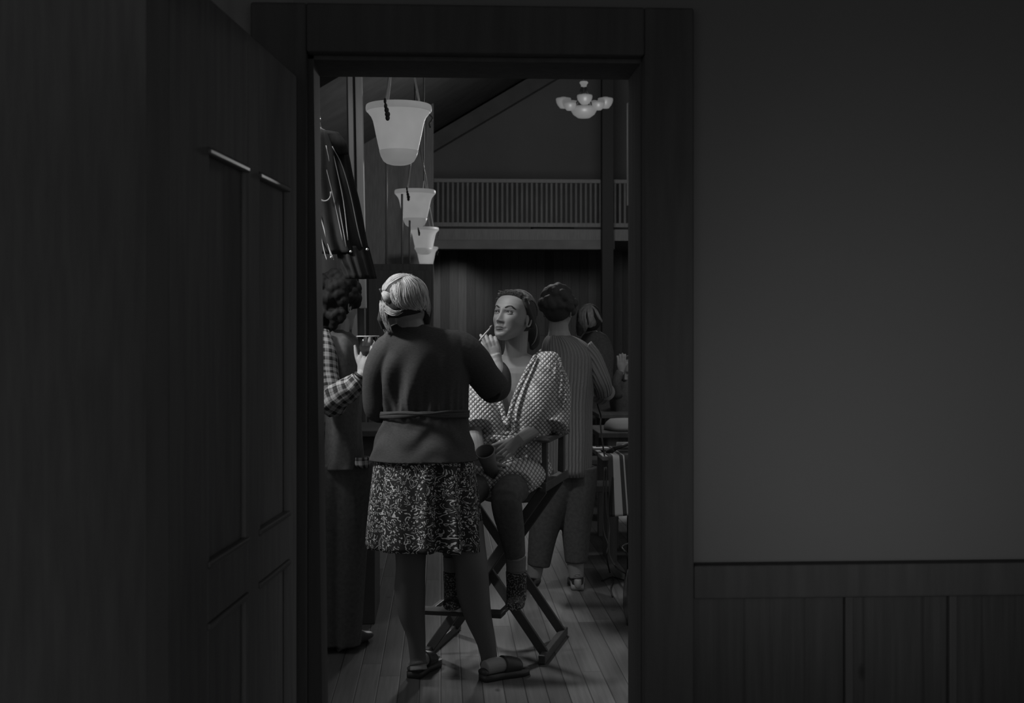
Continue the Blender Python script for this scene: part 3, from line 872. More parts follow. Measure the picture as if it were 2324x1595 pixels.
# right arm reaching to the face
body.tube([W(1050, 795, 5.2), W(1090, 845, 5.25), W(1116, 876, 5.31)], [.050, .042, .036], 16, n=10)
body.tube([W(1116, 876, 5.31), W(1131, 850, 5.36), W(1128, 822, 5.40), W(1124, 806, 5.41)], [.036, .031, .0245, .0235], 16, n=14)
hand(body, W(1127, 812, 5.41), ZV * .93 - RV * .34 + FV * .05, -FV * .8 - RV * .35 + ZV * .1, -RV * 1.0 - FV * .1 - ZV * .2, .86,
     curls=((12, 30, 62), (28, 62, 50), (38, 66, 50), (44, 66, 50)), thumb=(.75, .25, -.7), tcurl=.5)
# left arm, bent forward in front of the body
body.tube([W(868, 790, 5.18), W(852, 870, 5.2), W(856, 930, 5.22)], [.05, .044, .04], 16, n=10)
body.tube([W(856, 930, 5.22), W(900, 925, 5.42), W(960, 905, 5.5)], [.04, .034, .024], 16, n=10)
hand(body, W(962, 905, 5.5), RV * .9 + FV * .3 + ZV * .1, ZV * .8 - FV * .4, FV, .86)
# legs
body.tube([W(935, 1140, 5.21), W(932, 1240, 5.16), W(932, 1290, 5.15), W(930, 1340, 5.17), W(934, 1390, 5.18), W(944, 1440, 5.19), W(948, 1490, 5.2), W(950, 1520, 5.19)],
          [.078, .062, .056, .060, .052, .036, .030, .036], 20, n=34)
body.tube([W(1040, 1140, 5.21), W(1062, 1240, 5.16), W(1070, 1290, 5.15), W(1074, 1345, 5.17), W(1086, 1400, 5.19), W(1103, 1455, 5.2), W(1110, 1495, 5.21), W(1108, 1527, 5.2)],
          [.082, .068, .064, .063, .051, .036, .031, .036], 20, n=34)
tg = MB()
tg.tube([W(933, 1190, 5.17), W(932, 1240, 5.16), W(932, 1290, 5.15), W(930, 1340, 5.17), W(934, 1390, 5.18), W(944, 1440, 5.19), W(948, 1490, 5.2), W(950, 1508, 5.195)],
          [.074, .065, .059, .063, .055, .039, .033, .036], 24, n=34)
tg.build('stocking', M['tights'], wa)
tg = MB()
tg.tube([W(1052, 1190, 5.17), W(1062, 1240, 5.16), W(1070, 1290, 5.15), W(1074, 1345, 5.17), W(1086, 1400, 5.19), W(1103, 1455, 5.2), W(1110, 1495, 5.21), W(1109, 1512, 5.205)],
          [.080, .071, .067, .066, .054, .039, .034, .037], 24, n=34)
tg.build('stocking', M['tights'], wa)
# feet
f1h = FL(941, 1538); f1t = FL(985, 1508); f2h = FL(1100, 1545); f2t = FL(1188, 1528)
body.tube([f1h + ZV * .052, f1h.lerp(f1t, .35) + ZV * .055, f1h.lerp(f1t, .7) + ZV * .044, f1t + ZV * .036], [(.029, .03), (.031, .032), (.038, .018), (.030, .010)], 16, n=12, up=ZV)
body.tube([f2h + ZV * .052, f2h.lerp(f2t, .35) + ZV * .055, f2h.lerp(f2t, .7) + ZV * .044, f2t + ZV * .036], [(.029, .03), (.031, .032), (.038, .018), (.030, .010)], 16, n=12, up=ZV)
body.build('body', M['skin'], wa, voxel=.0032, sm=2)
# hair
hb = MB()
hb.rows([(624, 893, 940, 5.12, .04), (640, 876, 958, 5.12, .085), (670, 866, 966, 5.115, .10), (698, 866, 966, 5.115, .098), (712, 872, 952, 5.125, .085), (722, 880, 925, 5.14, .05)], 24, 32)
hb.tube([W(876, 690, 5.08), W(868, 725, 5.10), W(872, 748, 5.12)], [.022, .022, .010], 12)
hb.tube([W(955, 680, 5.12), W(968, 705, 5.15), W(970, 735, 5.17)], [.03, .026, .012], 12)
hro = hb.build('hair', M['hair_under'], wa, voxel=.004, sm=3)
sf = ballsurf(916, 690, 60, 76, 5.125, .118)
hs = MB()
strands(hs, [(915, 619), (890, 626), (872, 645), (866, 660)], [(938, 622), (915, 628), (885, 645), (868, 668)], 40, 1.6, .0016, sf, .006)
strands(hs, [(912, 624), (925, 650), (935, 690), (958, 706)], [(925, 620), (958, 642), (970, 680), (962, 704)], 75, 3.2, .0017, sf, .012, wav=2.2)
strands(hs, [(906, 632), (900, 665), (903, 695), (925, 704)], [(915, 626), (928, 660), (935, 690), (950, 705)], 40, 4.0, .0016, sf, .012, wav=2.6)
strands(hs, [(892, 640), (890, 668), (898, 690), (915, 698)], [(906, 632), (902, 665), (908, 690), (925, 702)], 24, 3.4, .0016, sf, .01, wav=2.4)
strands(hs, [(865, 664), (872, 680), (885, 690), (896, 690)], [(868, 660), (882, 664), (895, 678), (897, 688)], 70, 1.0, .0014, ballsurf(880, 676, 22, 20, 5.075, .05), .004)
strands(hs, [(863, 680), (862, 705), (866, 730), (872, 752)], [(872, 690), (874, 712), (876, 735), (884, 752)], 36, 2.6, .0016, sf, .008, wav=2.4)
strands(hs, [(866, 678), (868, 698), (872, 706), (862, 725)], [(880, 695), (890, 705), (900, 712), (910, 700)], 40, 2.0, .0012, sf, .004, wav=1.6)
strands(hs, [(945, 628), (962, 655), (968, 685), (968, 712)], [(950, 634), (970, 665), (976, 700), (974, 722)], 40, 1.4, .0012, sf, .0, wav=1)
strands(hs, [(885, 655), (888, 672), (900, 690), (930, 700)], [(896, 640), (902, 660), (915, 690), (948, 706)], 36, 3.5, .0016, sf, .014, wav=2.6)
strands(hs, [(868, 700), (880, 712), (893, 716), (912, 708)], [(872, 690), (885, 700), (900, 706), (918, 700)], 26, 2.0, .0015, sf, .006, wav=2.0)
strands(hs, [(866, 690), (860, 715), (866, 740), (874, 758)], [(876, 700), (880, 722), (888, 742), (890, 758)], 30, 2.5, .0015, sf, .004, wav=3.0)
hs.build('hair_strands', M['hair_blonde'], hro, recalc=False)
ck = MB(); ck.tube([W(862, 655, 5.06), W(870, 668, 5.055), W(880, 660, 5.05)], .005, 8, n=8); ck.build('hair_clip', M['cable'], hro)
# jacket
jk = MB()
def jf(th, t):
    u = th - 4.712
    a_ = .015 * math.exp(-((t - .50) / .14) ** 2) * math.exp(-((u + .55) / .75) ** 2) * math.sin(9 * u + 20 * t)
    b_ = .006 * math.exp(-((t - .60) / .10) ** 2) * math.sin(26 * u + 6 * t)
    c_ = .005 * math.exp(-((t - .85) / .14) ** 2) * math.sin(34 * t + 2.5 * math.sin(5 * u))
    return a_ + b_ + c_ + .003 * math.sin(7 * th + 3 * t)
jk.rows([(735, 893, 962, 5.16, .052), (743, 880, 990, 5.17, .075), (756, 872, 1048, 5.18, .095), (785, 856, 1068, 5.185, .118), (830, 852, 1066, 5.19, .130),
         (885, 862, 1062, 5.2, .128), (930, 872, 1060, 5.2, .122), (945, 872, 1060, 5.2, .12), (975, 860, 1066, 5.2, .132), (1010, 848, 1074, 5.19, .145), (1044, 838, 1082, 5.18, .155)], 48, 96, jf)
# reaching sleeve
jk.tube([W(985, 800, 5.2), W(1035, 792, 5.19), W(1072, 818, 5.22), W(1097, 852, 5.27), (W(1118, 878, 5.31))], [.06, .078, .074, .068, .068], 24, n=22)
jk.tube([W(1112, 880, 5.30), W(1130, 878, 5.34), W(1138, 850, 5.38), W(1132, 828, 5.41)], [.064, .056, .040, .026], 24, n=14)
# left sleeve hanging, elbow bent forward
jk.tube([W(935, 800, 5.18), W(892, 790, 5.17), W(862, 832, 5.18), W(852, 880, 5.2), W(854, 925, 5.22), W(860, 940, 5.24)], [.05, .068, .062, .054, .052, .042], 24, n=22)
jk.tube([W(852, 928, 5.23), W(870, 935, 5.32), W(920, 915, 5.45)], [.046, .045, .035], 18, n=10)
jko = jk.build('jacket', M['jacket'], wa, voxel=.0042, sm=5)
bl = MB()
def belt_pts(y0, y1, k):
    out = []
    for i in range(25):
        t = i / 24; px = 860 + t * 204; a_ = math.acos(max(-1, min(1, 1 - 2 * t)))
        out.append(W(px, y0 + (y1 - y0) * t + 2.0 * math.sin(3 * t * PI + k), 5.2 - .136 * math.sin(a_)))
    return out
bl.tube(belt_pts(944, 938, 0), [(.004, .010)] * 25, 10, up=ZV); bl.tube(belt_pts(936, 946, 1.5), [(.004, .008)] * 25, 10, up=ZV)
bl.tube(belt_pts(941, 934, 3), [(.005, .006)] * 25, 10, up=ZV)
bl.build('belt', M['jacket'], jko)
for g in ([(935, 809), (940, 807), (945, 808)], [(958, 812), (968, 815)]):
    MB().tube([W(x_, y_, 5.066) for x_, y_ in g], .0011, 6, n=8).build('loose_thread', M['piping'], jko)
# skirt
def sfld(th, t):
    dd = 0.0
    for c_, w_, a_ in ((5.02, .10, -.045), (5.30, .06, .022), (5.55, .10, -.025), (4.80, .10, .014), (4.35, .12, .010), (3.85, .10, -.014), (4.62, .09, -.008)):
        dd += a_ * math.exp(-((th - c_) / w_) ** 2)
    return dd * (.35 + .65 * t) + .006 * math.sin(11 * th) * t
sk = MB()
sk.rows([(1030, 852, 1072, 5.18, .135), (1060, 847, 1078, 5.18, .145), (1110, 841, 1084, 5.18, .155), (1170, 835, 1092, 5.18, .165), (1240, 829, 1099, 5.18, .175)], 30, 180, sfld, cap=False)
# hem drops to the right
sk.v = [tuple(Vector(v) - ZV * (max(0.0, ((Vector(v) - CV).dot(RV) + .32) / .6) * .030 * max(0, (ZV.dot(Vector(v)) * -1 + .87) / .35))) for v in sk.v]
sko = sk.build('skirt', M['skirt'], wa, solid=.002)
# mules
for nm, h_, t_ in (('a', f1h, f1t), ('b', f2h, f2t)):
    dd = (t_ - h_).normalized(); m_ = MB(); sole(m_, h_ - dd * .012, t_ + dd * .02, .044, .002, .026)
    m_.tube([h_ + dd * .085 + ZV * .05, h_ + dd * .12 + ZV * .047, h_ + dd * .16 + ZV * .042], [(.037, .040), (.041, .036), (.043, .028)], 20, n=10, up=ZV)
    m_.tube([h_ - dd * .014 + ZV * .034, h_ + dd * .0 + ZV * .036], [(.026, .016), (.034, .016)], 16, up=ZV)
    m_.build('shoe', M['shoe'], wa)
# brush held between the fingers
br = empty('makeup_brush', W(1102, 756, 5.36), 'thin pale make-up brush held beside the seated woman\'s chin', 'brush')
MB().tube([W(1088, 773, 5.35), W(1092, 768, 5.352), W(1104, 754, 5.36), W(1112, 745, 5.37)], [.0028, .0042, .0035, .0030], 10).build('handle', M['brush'], br)
MB().tube([W(1112, 745, 5.37), W(1114, 741, 5.372), W(1117, 737.5, 5.375)], [.0036, .0045, .001], 10).build('bristles', M['piping'], br)

# ================================================================ SEATED WOMAN
gi = empty('person', W(1150, 1100, 5.6), 'seated woman in pale waffle robe, face turned up to the light', 'person')
GH = basis(W(1163, 720, 5.64), -FV * .80 - RV * .52 + ZV * .23, ZV + RV * .10 + FV * .1)
GS = 1.03
gb_ = MB()
head_mesh(gb_, GH, GS, nz=190, na=300)
gb_.tube([W(1172, 745, 5.68), W(1172, 780, 5.67), W(1170, 806, 5.67), W(1170, 832, 5.69)], [.054, .050, .056, .10], 24, n=12)
gb_.rows([(802, 1148, 1196, 5.67, .035), (812, 1124, 1222, 5.67, .055), (826, 1098, 1244, 5.67, .08), (850, 1085, 1255, 5.67, .10), (920, 1090, 1245, 5.67, .105), (990, 1100, 1235, 5.67, .10), (1070, 1085, 1235, 5.68, .12), (1110, 1095, 1230, 5.68, .10)], 18, 36)
gb_.tube([W(1240, 840, 5.67), W(1262, 900, 5.66), W(1250, 958, 5.62)], [.05, .044, .040], 16, n=10)
gb_.tube([W(1250, 958, 5.62), W(1215, 975, 5.53), W(1172, 1003, 5.42)], [.040, .037, .025], 16, n=10)
hand(gb_, W(1170, 1004, 5.415), -RV * .78 - ZV * .60 - FV * .22, ZV * .55 - FV * .75, -RV * .45 + ZV * .85, .90,
     curls=((10, 18, 15), (14, 20, 18), (18, 24, 20), (24, 28, 20)), thumb=(.85, .42, .1), tcurl=.15)
gb_.tube([W(1100, 840, 5.67), W(1070, 920, 5.6), W(1075, 985, 5.5)], [.05, .044, .040], 16, n=10)
gb_.tube([W(1075, 985, 5.5), W(1082, 1020, 5.42), W(1088, 1050, 5.36)], [.038, .034, .025], 16, n=10)
hand(gb_, W(1088, 1050, 5.36), RV * .5 - FV * .3 - ZV * .2, -FV * .6 - RV * .3, ZV, .88)
# thighs and calves
gb_.tube([W(1185, 1075, 5.66), W(1160, 1105, 5.4), W(1150, 1125, 5.22)], [.085, .075, .056], 18, n=12)
gb_.tube([W(1150, 1125, 5.22), W(1160, 1200, 5.26), W(1172, 1270, 5.29), W(1172, 1345, 5.31)], [.056, .052, .036, .032], 18, n=14)
gb_.tube([W(1110, 1080, 5.66), W(1078, 1100, 5.4), W(1062, 1120, 5.24)], [.085, .075, .056], 18, n=12)
gb_.tube([W(1062, 1120, 5.24), W(1042, 1190, 5.28), W(1026, 1270, 5.31), W(1030, 1330, 5.31)], [.056, .052, .036, .032], 18, n=14)
gbo = gb_.build('body', M['skin_pale'], gi, voxel=.0021, sm=1)
# eyes
for sg in (-1, 1):
    ec = GH @ (Vector((sg * .0305, .0700, .0030)) * GS)
    ev = MB(); ev.ell(ec, .0122, seg=24, ring=16); eo = ev.build('eye', M['eye'], gi)
    gz = (GH.to_3x3() @ Vector((0.12, .95, .16))).normalized()
    ir = MB(); ir.ell(ec + gz * .0070, (.0062, .0062, .0062), seg=16, ring=10); ir.build('iris', M['iris'], eo)
    lid = MB(); pts = []
    for a_ in np.linspace(-1, 1, 13):
        pts.append(GH @ (Vector((sg * (.0305 + .0145 * a_), .0815 - .0045 * a_ * a_ - (.002 * a_ if a_ > 0 else 0), .0032 + .0058 * (1 - a_ * a_) + .001 * a_)) * GS))
    lid.tube(pts, [.0006] + [.0014] * 11 + [.0006], 6); lid.build('eyelashes', M['brow'], eo)
    lo = MB(); pts = []
    for a_ in np.linspace(-1, 1, 13):
        pts.append(GH @ (Vector((sg * (.0305 + .0135 * a_), .0805 - .0045 * a_ * a_ - (.002 * a_ if a_ > 0 else 0), .0020 - .0058 * (1 - a_ * a_))) * GS))
    lo.tube(pts, [.0010] + [.0018] * 11 + [.0010], 6); lo.build('lower_eyelid', M['skin_pale'], eo)
# brows, lips as surface strands a hair above the skin: found by ray casting the finished head
def skin_hit(lx, lz):
    o = GH @ (Vector((lx, .2, lz)) * GS); d = (GH.to_3x3() @ Vector((0, -1, 0))).normalized()
    ok, loc, nor, _ = HEADBVH(o, d)
    return loc, nor
from mathutils.bvhtree import BVHTree
_hm = MB(); head_mesh(_hm, GH, GS, ears=False, nz=150, na=220)
_bv = BVHTree.FromPolygons([Vector(v) for v in _hm.v], _hm.f)
def HEADBVH(o, d):
    loc, nor, i, dist = _bv.ray_cast(o, d)
    if nor is not None and nor.dot(d) > 0: nor = -nor
    return (loc is not None), loc, nor, dist
for sg in (-1, 1):
    bm_ = MB()
    for k in range(170):
        u = random.random()
        lx = sg * (.0135 + .036 * u); lz = .0215 + .0095 * math.sin(PI * min(1, u * 1.15) * .62) - (.010 * max(0, u - .62) / .38) + random.uniform(-.0017, .0017) * (1 - .6 * u)
        loc, nor = skin_hit(lx, lz)
        if loc is None: continue
        loc2, n2 = skin_hit(lx + sg * .006, lz + .0012 * (1 - 2 * u))
        if loc2 is None: continue
        bm_.tube([loc + nor * .0008, loc2 + n2 * .0014], [.0008, .0004], 5, cap=False)
    bm_.build('eyebrow', M['brow'], gi, recalc=False)
def lip(z0f, z1f, name):
    vs = []; fs = []; nx, nz_ = 28, 7
    for i in range(nx + 1):
        a_ = -1 + 2 * i / nx; lx = a_ * .0235
        for j in range(nz_ + 1):
            t_ = j / nz_; lz = z0f(a_) * (1 - t_) + z1f(a_) * t_
            loc, nor = skin_hit(lx, lz)
            vs.append(loc + nor * (.0012 + .0012 * math.sin(PI * t_) * (1 - a_ * a_)))
    for i in range(nx):
        for j in range(nz_):
            q = i * (nz_ + 1) + j; fs.append((q, q + nz_ + 1, q + nz_ + 2, q + 1))
    MB().add(vs, fs).build(name, M['lip'], gi)
mid = lambda a_: -.0665 + .0008 * math.cos(a_ * 6)
lip(mid, lambda a_: -.0665 + .0078 * (1 - abs(a_) ** 1.6) - .0012 * math.exp(-(a_ * 8) ** 2), 'upper_lip')
lip(lambda a_: -.0665 - .0085 * (1 - abs(a_) ** 2.0), mid, 'lower_lip')
# hair
gh = MB()
R3 = GH.to_3x3()
gh.ell(GH @ Vector((0, -.034, .030)), (.084, .092, .100), R3, 32, 20)
for sg in (-1, 1):
    gh.tube([GH @ Vector((sg * .064, .028, .076)), GH @ Vector((sg * .075, .012, .045)), GH @ Vector((sg * .078, -.03, .005)), GH @ Vector((sg * .070, -.06, -.025))], [.016, .014, .014, .018], 12, n=10)
gh.tube([GH @ Vector((-.06, .036, .082)), GH @ Vector((0, .054, .096)), GH @ Vector((.06, .036, .082))], [.013, .015, .013], 12, n=10)
gh.tube([GH @ Vector((0, -.10, .0)), W(1205, 745, 5.74), W(1212, 775, 5.76), W(1206, 792, 5.74)], [.05, .035, .026, .010], 14, n=12)
gho = gh.build('hair', M['hair_dark'], gi, voxel=.004, sm=2)
gs = MB()
_hb = BVHTree.FromPolygons([Vector(v) for v in gh.v], gh.f)
random.seed(3)
for k in range(420):
    a0 = random.uniform(-1.45, 1.45)
    x0 = .068 * math.sin(a0); z0 = .056 + .026 * math.cos(a0) + random.uniform(-.002, .012)
    y0 = .058 * math.cos(a0) ** .5 if math.cos(a0) > 0 else 0
    p0 = Vector((x0, y0 * .95 + .004, z0)); pts = []
    for i in range(0, 9):
        t_ = i / 8
        q = Vector((x0 * (1 + .25 * math.sin(PI * t_)), y0 * (1 - t_) - .11 * t_, z0 + .042 * math.sin(PI * min(1, t_ * 1.1)) - .03 * t_ ** 2))
        c_ = Vector((0, -.030, .030)); dq = q - c_
        s__ = math.sqrt((dq.x / .086) ** 2 + (dq.y / .093) ** 2 + (dq.z / .101) ** 2)
        if i and (s__ < 1.02 or t_ > .3): dq = dq / s__ * (1.02 + random.uniform(0, .05))
        q = c_ + dq + Vector((random.gauss(0, .0015), 0, random.gauss(0, .0015)))
        wq = GH @ q; wc = GH @ Vector((0, -.03, .03)); dr2 = (wc - wq).normalized()
        hit = _hb.ray_cast(wq - dr2 * .08, dr2)
        if hit[0] is not None: wq = hit[0] - dr2 * (.0005 + .003 * random.random())
        pts.append(wq)
    gs.tube(pts, [.0008] + [.0016] * 7 + [.0005], 4, n=16, cap=False)
for k in range(80):       # loose waves over the forehead
    a0 = random.uniform(-1.1, 1.1); c0_ = Vector((.064 * math.sin(a0), .044 + .012 * random.random(), .092 + .014 * math.cos(a0)))
    ph = random.random() * 6; r_ = random.uniform(.004, .013); dx = random.uniform(-.012, .012)
    pts = [GH @ (c0_ + Vector((r_ * math.cos(ph + t_) + dx * t_ * .5, -.008 * t_, r_ * .6 * math.sin(ph + t_)))) for t_ in np.linspace(0, 2.6, 9)]
    gs.tube(pts, [.0005] + [.0013] * 7 + [.0005], 4, cap=False)
gs.build('hair_strands', M['hair_brown'], gho, recalc=False)
MB().tube([W(1213, 730, 5.66), W(1218, 742, 5.66), W(1218, 760, 5.66), W(1213, 775, 5.665), W(1206, 784, 5.67)], [.0008, .0018, .0028, .0022, .0008], 6, n=20).build('lit_hair_edge', M['hair_blonde'], gho)  # pale tube put in as the lit edge of her dark hair
# robe
rb_ = MB()
rb_.rows([(797, 1222, 1256, 5.66, .045), (806, 1212, 1268, 5.65, .075), (840, 1196, 1276, 5.64, .10), (880, 1176, 1276, 5.62, .115), (930, 1156, 1268, 5.60, .12), (985, 1146, 1250, 5.60, .12)], 24, 48)
rb_.rows([(800, 1080, 1112, 5.70, .05), (840, 1066, 1124, 5.66, .10), (880, 1064, 1132, 5.62, .11), (930, 1068, 1144, 5.60, .12), (985, 1086, 1160, 5.60, .12)], 24, 48)
rb_.rows([(975, 1088, 1246, 5.62, .12), (992, 1094, 1240, 5.62, .115), (1020, 1088, 1244, 5.62, .125), (1060, 1082, 1246, 5.62, .14), (1085, 1085, 1246, 5.62, .14)], 18, 48)
rb_.tube([W(1092, 830, 5.67), W(1076, 880, 5.62), W(1072, 930, 5.55), W(1080, 972, 5.49)], [.06, .064, .066, .068], 24, n=14)
# lapel edge
rb_.tube([W(1216, 806, 5.575), W(1192, 850, 5.54), W(1168, 905, 5.50), W(1150, 965, 5.475)], [.010, .012, .012, .010], 10, n=16)
rb_.tube([W(1100, 806, 5.60), W(1118, 850, 5.55), W(1136, 915, 5.51), W(1148, 965, 5.49)], [.010, .012, .012, .010], 10, n=16)
# bell sleeve
rb_.tube([W(1240, 825, 5.66), W(1260, 870, 5.64), W(1262, 920, 5.61), W(1254, 958, 5.575), W(1252, 972, 5.56)], [(.055, .06), (.052, .062), (.060, .065), (.072, .07), (.078, .066)], 28, n=20, up=RV)
for g, r in (([(1262, 822), (1258, 870), (1240, 930), (1226, 960)], .010), ([(1276, 850), (1272, 895), (1256, 940)], .010), ([(1248, 830), (1238, 890), (1228, 950)], .008), ([(1280, 870), (1284, 905), (1270, 945)], .008),
             ([(1160, 960), (1195, 950), (1225, 925)], .010), ([(1150, 985), (1110, 975), (1086, 955)], .010), ([(1085, 900), (1100, 940), (1112, 975)], .009)):
    rb_.tube([W(x_, y_, 5.545 if x_ > 1220 else 5.50) for x_, y_ in g], [r * .4] + [r] * (len(g) - 2) + [r * .5], 10, n=12)
# lap
rb_.tube([W(1196, 1062, 5.62), W(1176, 1082, 5.42), W(1164, 1098, 5.27)], [(.115, .070), (.108, .072), (.080, .058)], 24, n=14)
rb_.tube([W(1112, 1066, 5.62), W(1090, 1084, 5.42), W(1076, 1100, 5.28)], [(.105, .070), (.095, .072), (.07, .055)], 24, n=14)
rbo = rb_.build('robe', M['robe'], gi, voxel=.004, sm=3)
kn = MB(); kn.ell(W(1158, 998, 5.475), (.022, .018, .020)); kn.tube([W(1158, 998, 5.46), W(1130, 1006, 5.46), W(1122, 1022, 5.46)], [.012, .009, .006], 10, n=8)
kn.tube([W(1158, 996, 5.46), W(1165, 1020, 5.45), W(1160, 1045, 5.45)], [.011, .010, .008], 10, n=8)
kn.tube([W(1092, 990, 5.50), W(1120, 992, 5.475), W(1158, 996, 5.465), W(1200, 994, 5.475), W(1240, 988, 5.52)], [(.006, .012)] * 5, 10, n=16, up=ZV)
kn.build('robe_belt', M['robe'], rbo)
# fringe on shoulder seam and cuff
for (x0, y0), (x1, y1), n_ in (((1268, 812), (1283, 866), 34), ((1226, 966), (1290, 982), 50)):
    fr = MB(); fr.tube([W(x0, y0, 5.565), W((x0 + x1) / 2 + 3, (y0 + y1) / 2, 5.56), W(x1, y1, 5.565)], .0035, 8, n=10)
    for k in range(n_):
        t_ = k / n_; p = W(x0 + (x1 - x0) * t_, y0 + (y1 - y0) * t_, 5.56)
        fr.ell(p + RV * random.uniform(-.004, .006) + ZV * random.uniform(-.005, .005), random.uniform(.003, .0055), seg=8, ring=5)
    fr.build('sleeve_fringe', M['white_cloth'], rbo, voxel=.0022)
# leggings, sock, boots
lg = MB()
lg.tube([W(1168, 1106, 5.30), W(1150, 1125, 5.22), W(1152, 1160, 5.23), W(1160, 1200, 5.26), W(1170, 1262, 5.29)], [.068, .064, .062, .055, .042], 20, n=20)
lg.tube([W(1078, 1106, 5.30), W(1062, 1122, 5.24), W(1050, 1160, 5.26), W(1040, 1200, 5.28), W(1026, 1262, 5.31)], [.068, .064, .062, .055, .042], 20, n=20)
lg.rows([(1092, 1075, 1240, 5.60, .13), (1112, 1080, 1238, 5.60, .13), (1135, 1100, 1225, 5.62, .10)], 8, 30)
lg.build('leggings', M['trouser'], gi, voxel=.005, sm=3)
foot_z = 1372
for nm, kx, fx in (('near', 1171, 1158), ('left', 1029, 1034)):
    so = MB()
    for i in range(3): so.tube([W(kx, 1262 + i * 12, 5.295), W(kx, 1272 + i * 12, 5.295)], [.043 - .001 * i, .043 - .001 * i], 18)
    so.build('sock', M['sock'], gi, voxel=.003, sm=2)
    bt_ = MB()
    bt_.tube([W(kx + 1, 1296, 5.30), W(kx + 1, 1330, 5.31), W(kx + 1, 1360, 5.31)], [.045, .042, .042], 18, n=10)
    bt_.tube([W(kx + 1, 1366, 5.33), W(kx - 2, 1370, 5.25), W(kx - 5, 1376, 5.15)], [(.036, .034), (.040, .028), (.030, .018)], 18, n=10, up=ZV)
    bt_.build('boot', M['boot'] if nm == 'left' else M['boot'], gi, voxel=.004, sm=2)
# paper cup in her lap
cu = empty('paper_cup', W(1104, 1060, 5.30), 'paper cup held upright in the seated woman\'s lap', 'cup')
ctop = W(1101, 1024, 5.23); cbot = W(1117, 1074, 5.31)
cmv = MB(); cmv.tube([cbot, ctop], [.027, .038], 28, cap=False); cmv.tube([cbot, cbot + (ctop - cbot) * .03], [.027, .027], 28)
cmv.build('cup_wall', M['mug'], cu, solid=.0012)
ax = (ctop - cbot).normalized(); e_a = ax.cross(FV).normalized(); e_b = ax.cross(e_a)
MB().tube([ctop + e_a * (.039 * math.cos(t_)) + e_b * (.039 * math.sin(t_)) for t_ in np.linspace(0, 2 * PI, 30)], .0024, 8).build('cup_rim', M['mug_rim'], cu)

# ================================================================ DIRECTOR'S CHAIR
ccx, ccf = -.064, 5.715
fd = (RV * -.22 + FV * -.975); sdv = (RV * .975 + FV * -.22)
def CP(s, f, z):
    p = RV * ccx + FV * ccf + sdv * s + fd * f
    return Vector((p.x, p.y, z))
dc_ = empty('directors_chair', CP(0, 0, 0), 'tall black folding director\'s chair holding the seated woman', 'chair')
for sg in (-1, 1):
    m_ = MB(); pts = []
    m_.bar(CP(sg * .255, -.25, .945), CP(sg * .255, .24, .945), .055, .022)
    m_.ell(CP(sg * .255, .25, .945), (.03, .03, .011)); m_.build('armrest', M['chair'], dc_, False, bevel=.006)
    for f_ in (-.20, .20):
        MB().bar(CP(sg * .255, f_, .74), CP(sg * .255, f_, .934), .022, .032, up=fd).build('arm_post', M['chair'], dc_, False, bevel=.004)
    MB().bar(CP(sg * .255, -.27, .745), CP(sg * .255, .25, .745), .030, .040).build('seat_rail', M['chair'], dc_, False, bevel=.004)
    MB().bar(CP(sg * .255, -.27, .02), CP(sg * .255, .27, .02), .030, .038).build('floor_rail', M['chair'], dc_, False, bevel=.004)
    MB().bar(CP(sg * .24, -.24, .76), CP(sg * .24, -.29, 1.22), .022, .032, up=fd).build('back_post', M['chair'], dc_, False, bevel=.004)
for f_ in (-.20, .20):
    for k, sg in enumerate((-1, 1)):
        o_ = .012 * (1 if k else -1)
        MB().bar(CP(sg * .25, f_ + o_, .73), CP(-sg * .25, f_ + o_, .03), .040, .020, up=fd).build('cross_leg', M['chair'], dc_, False, bevel=.004)
se = MB()
for i in range(1): pass
vs = []; fs = []
for i in range(13):
    for j in range(13):
        u, v_ = i / 12, j / 12
        vs.append(CP(-.25 + .5 * u, -.22 + .44 * v_, .755 - .035 * math.sin(PI * u)))
for i in range(12):
    for j in range(12):
        q = i * 13 + j; fs.append((q, q + 13, q + 14, q + 1))
MB().add(vs, fs).build('seat', M['canvas'], dc_, solid=.006)
vs = []
for i in range(13):
    for j in range(7):
        u, v_ = i / 12, j / 6
        vs.append(CP(-.25 + .5 * u, -.275 - .03 * math.sin(PI * u), 1.04 + .17 * v_))
MB().add(vs, [(i * 7 + j, i * 7 + 7 + j, i * 7 + 8 + j, i * 7 + j + 1) for i in range(12) for j in range(6)]).build('backrest', M['canvas'], dc_, solid=.006)
ft = MB(); ft.bar(CP(-.24, .40, .235), CP(.12, .40, .235), .09, .018); ft.bar(CP(-.2, .40, .23), CP(-.2, .2, .23), .02, .02); ft.bar(CP(.1, .40, .23), CP(.1, .2, .23), .02, .02)
ft.build('footrest', M['chair'], dc_, False, bevel=.003)
m_ = MB(); m_.bar(CP(.243, .258, .765), CP(.215, .262, .765), .01, .008); m_.build('corner_plate', M['metal'], dc_, False)

# white notepaper edge under the robe
cl = MB().tube([W(1172, 1118, 5.28), W(1188, 1108, 5.28), W(1200, 1108, 5.28), W(1215, 1102, 5.29), W(1230, 1107, 5.30)], [(.0012, .006), (.002, .010), (.002, .012), (.002, .006), (.001, .005)], 8, n=18, up=FV)
tag(cl.build('tissue', M['white_cloth']), 'thin crumpled white tissue edge hanging by the chair seat', 'tissue')

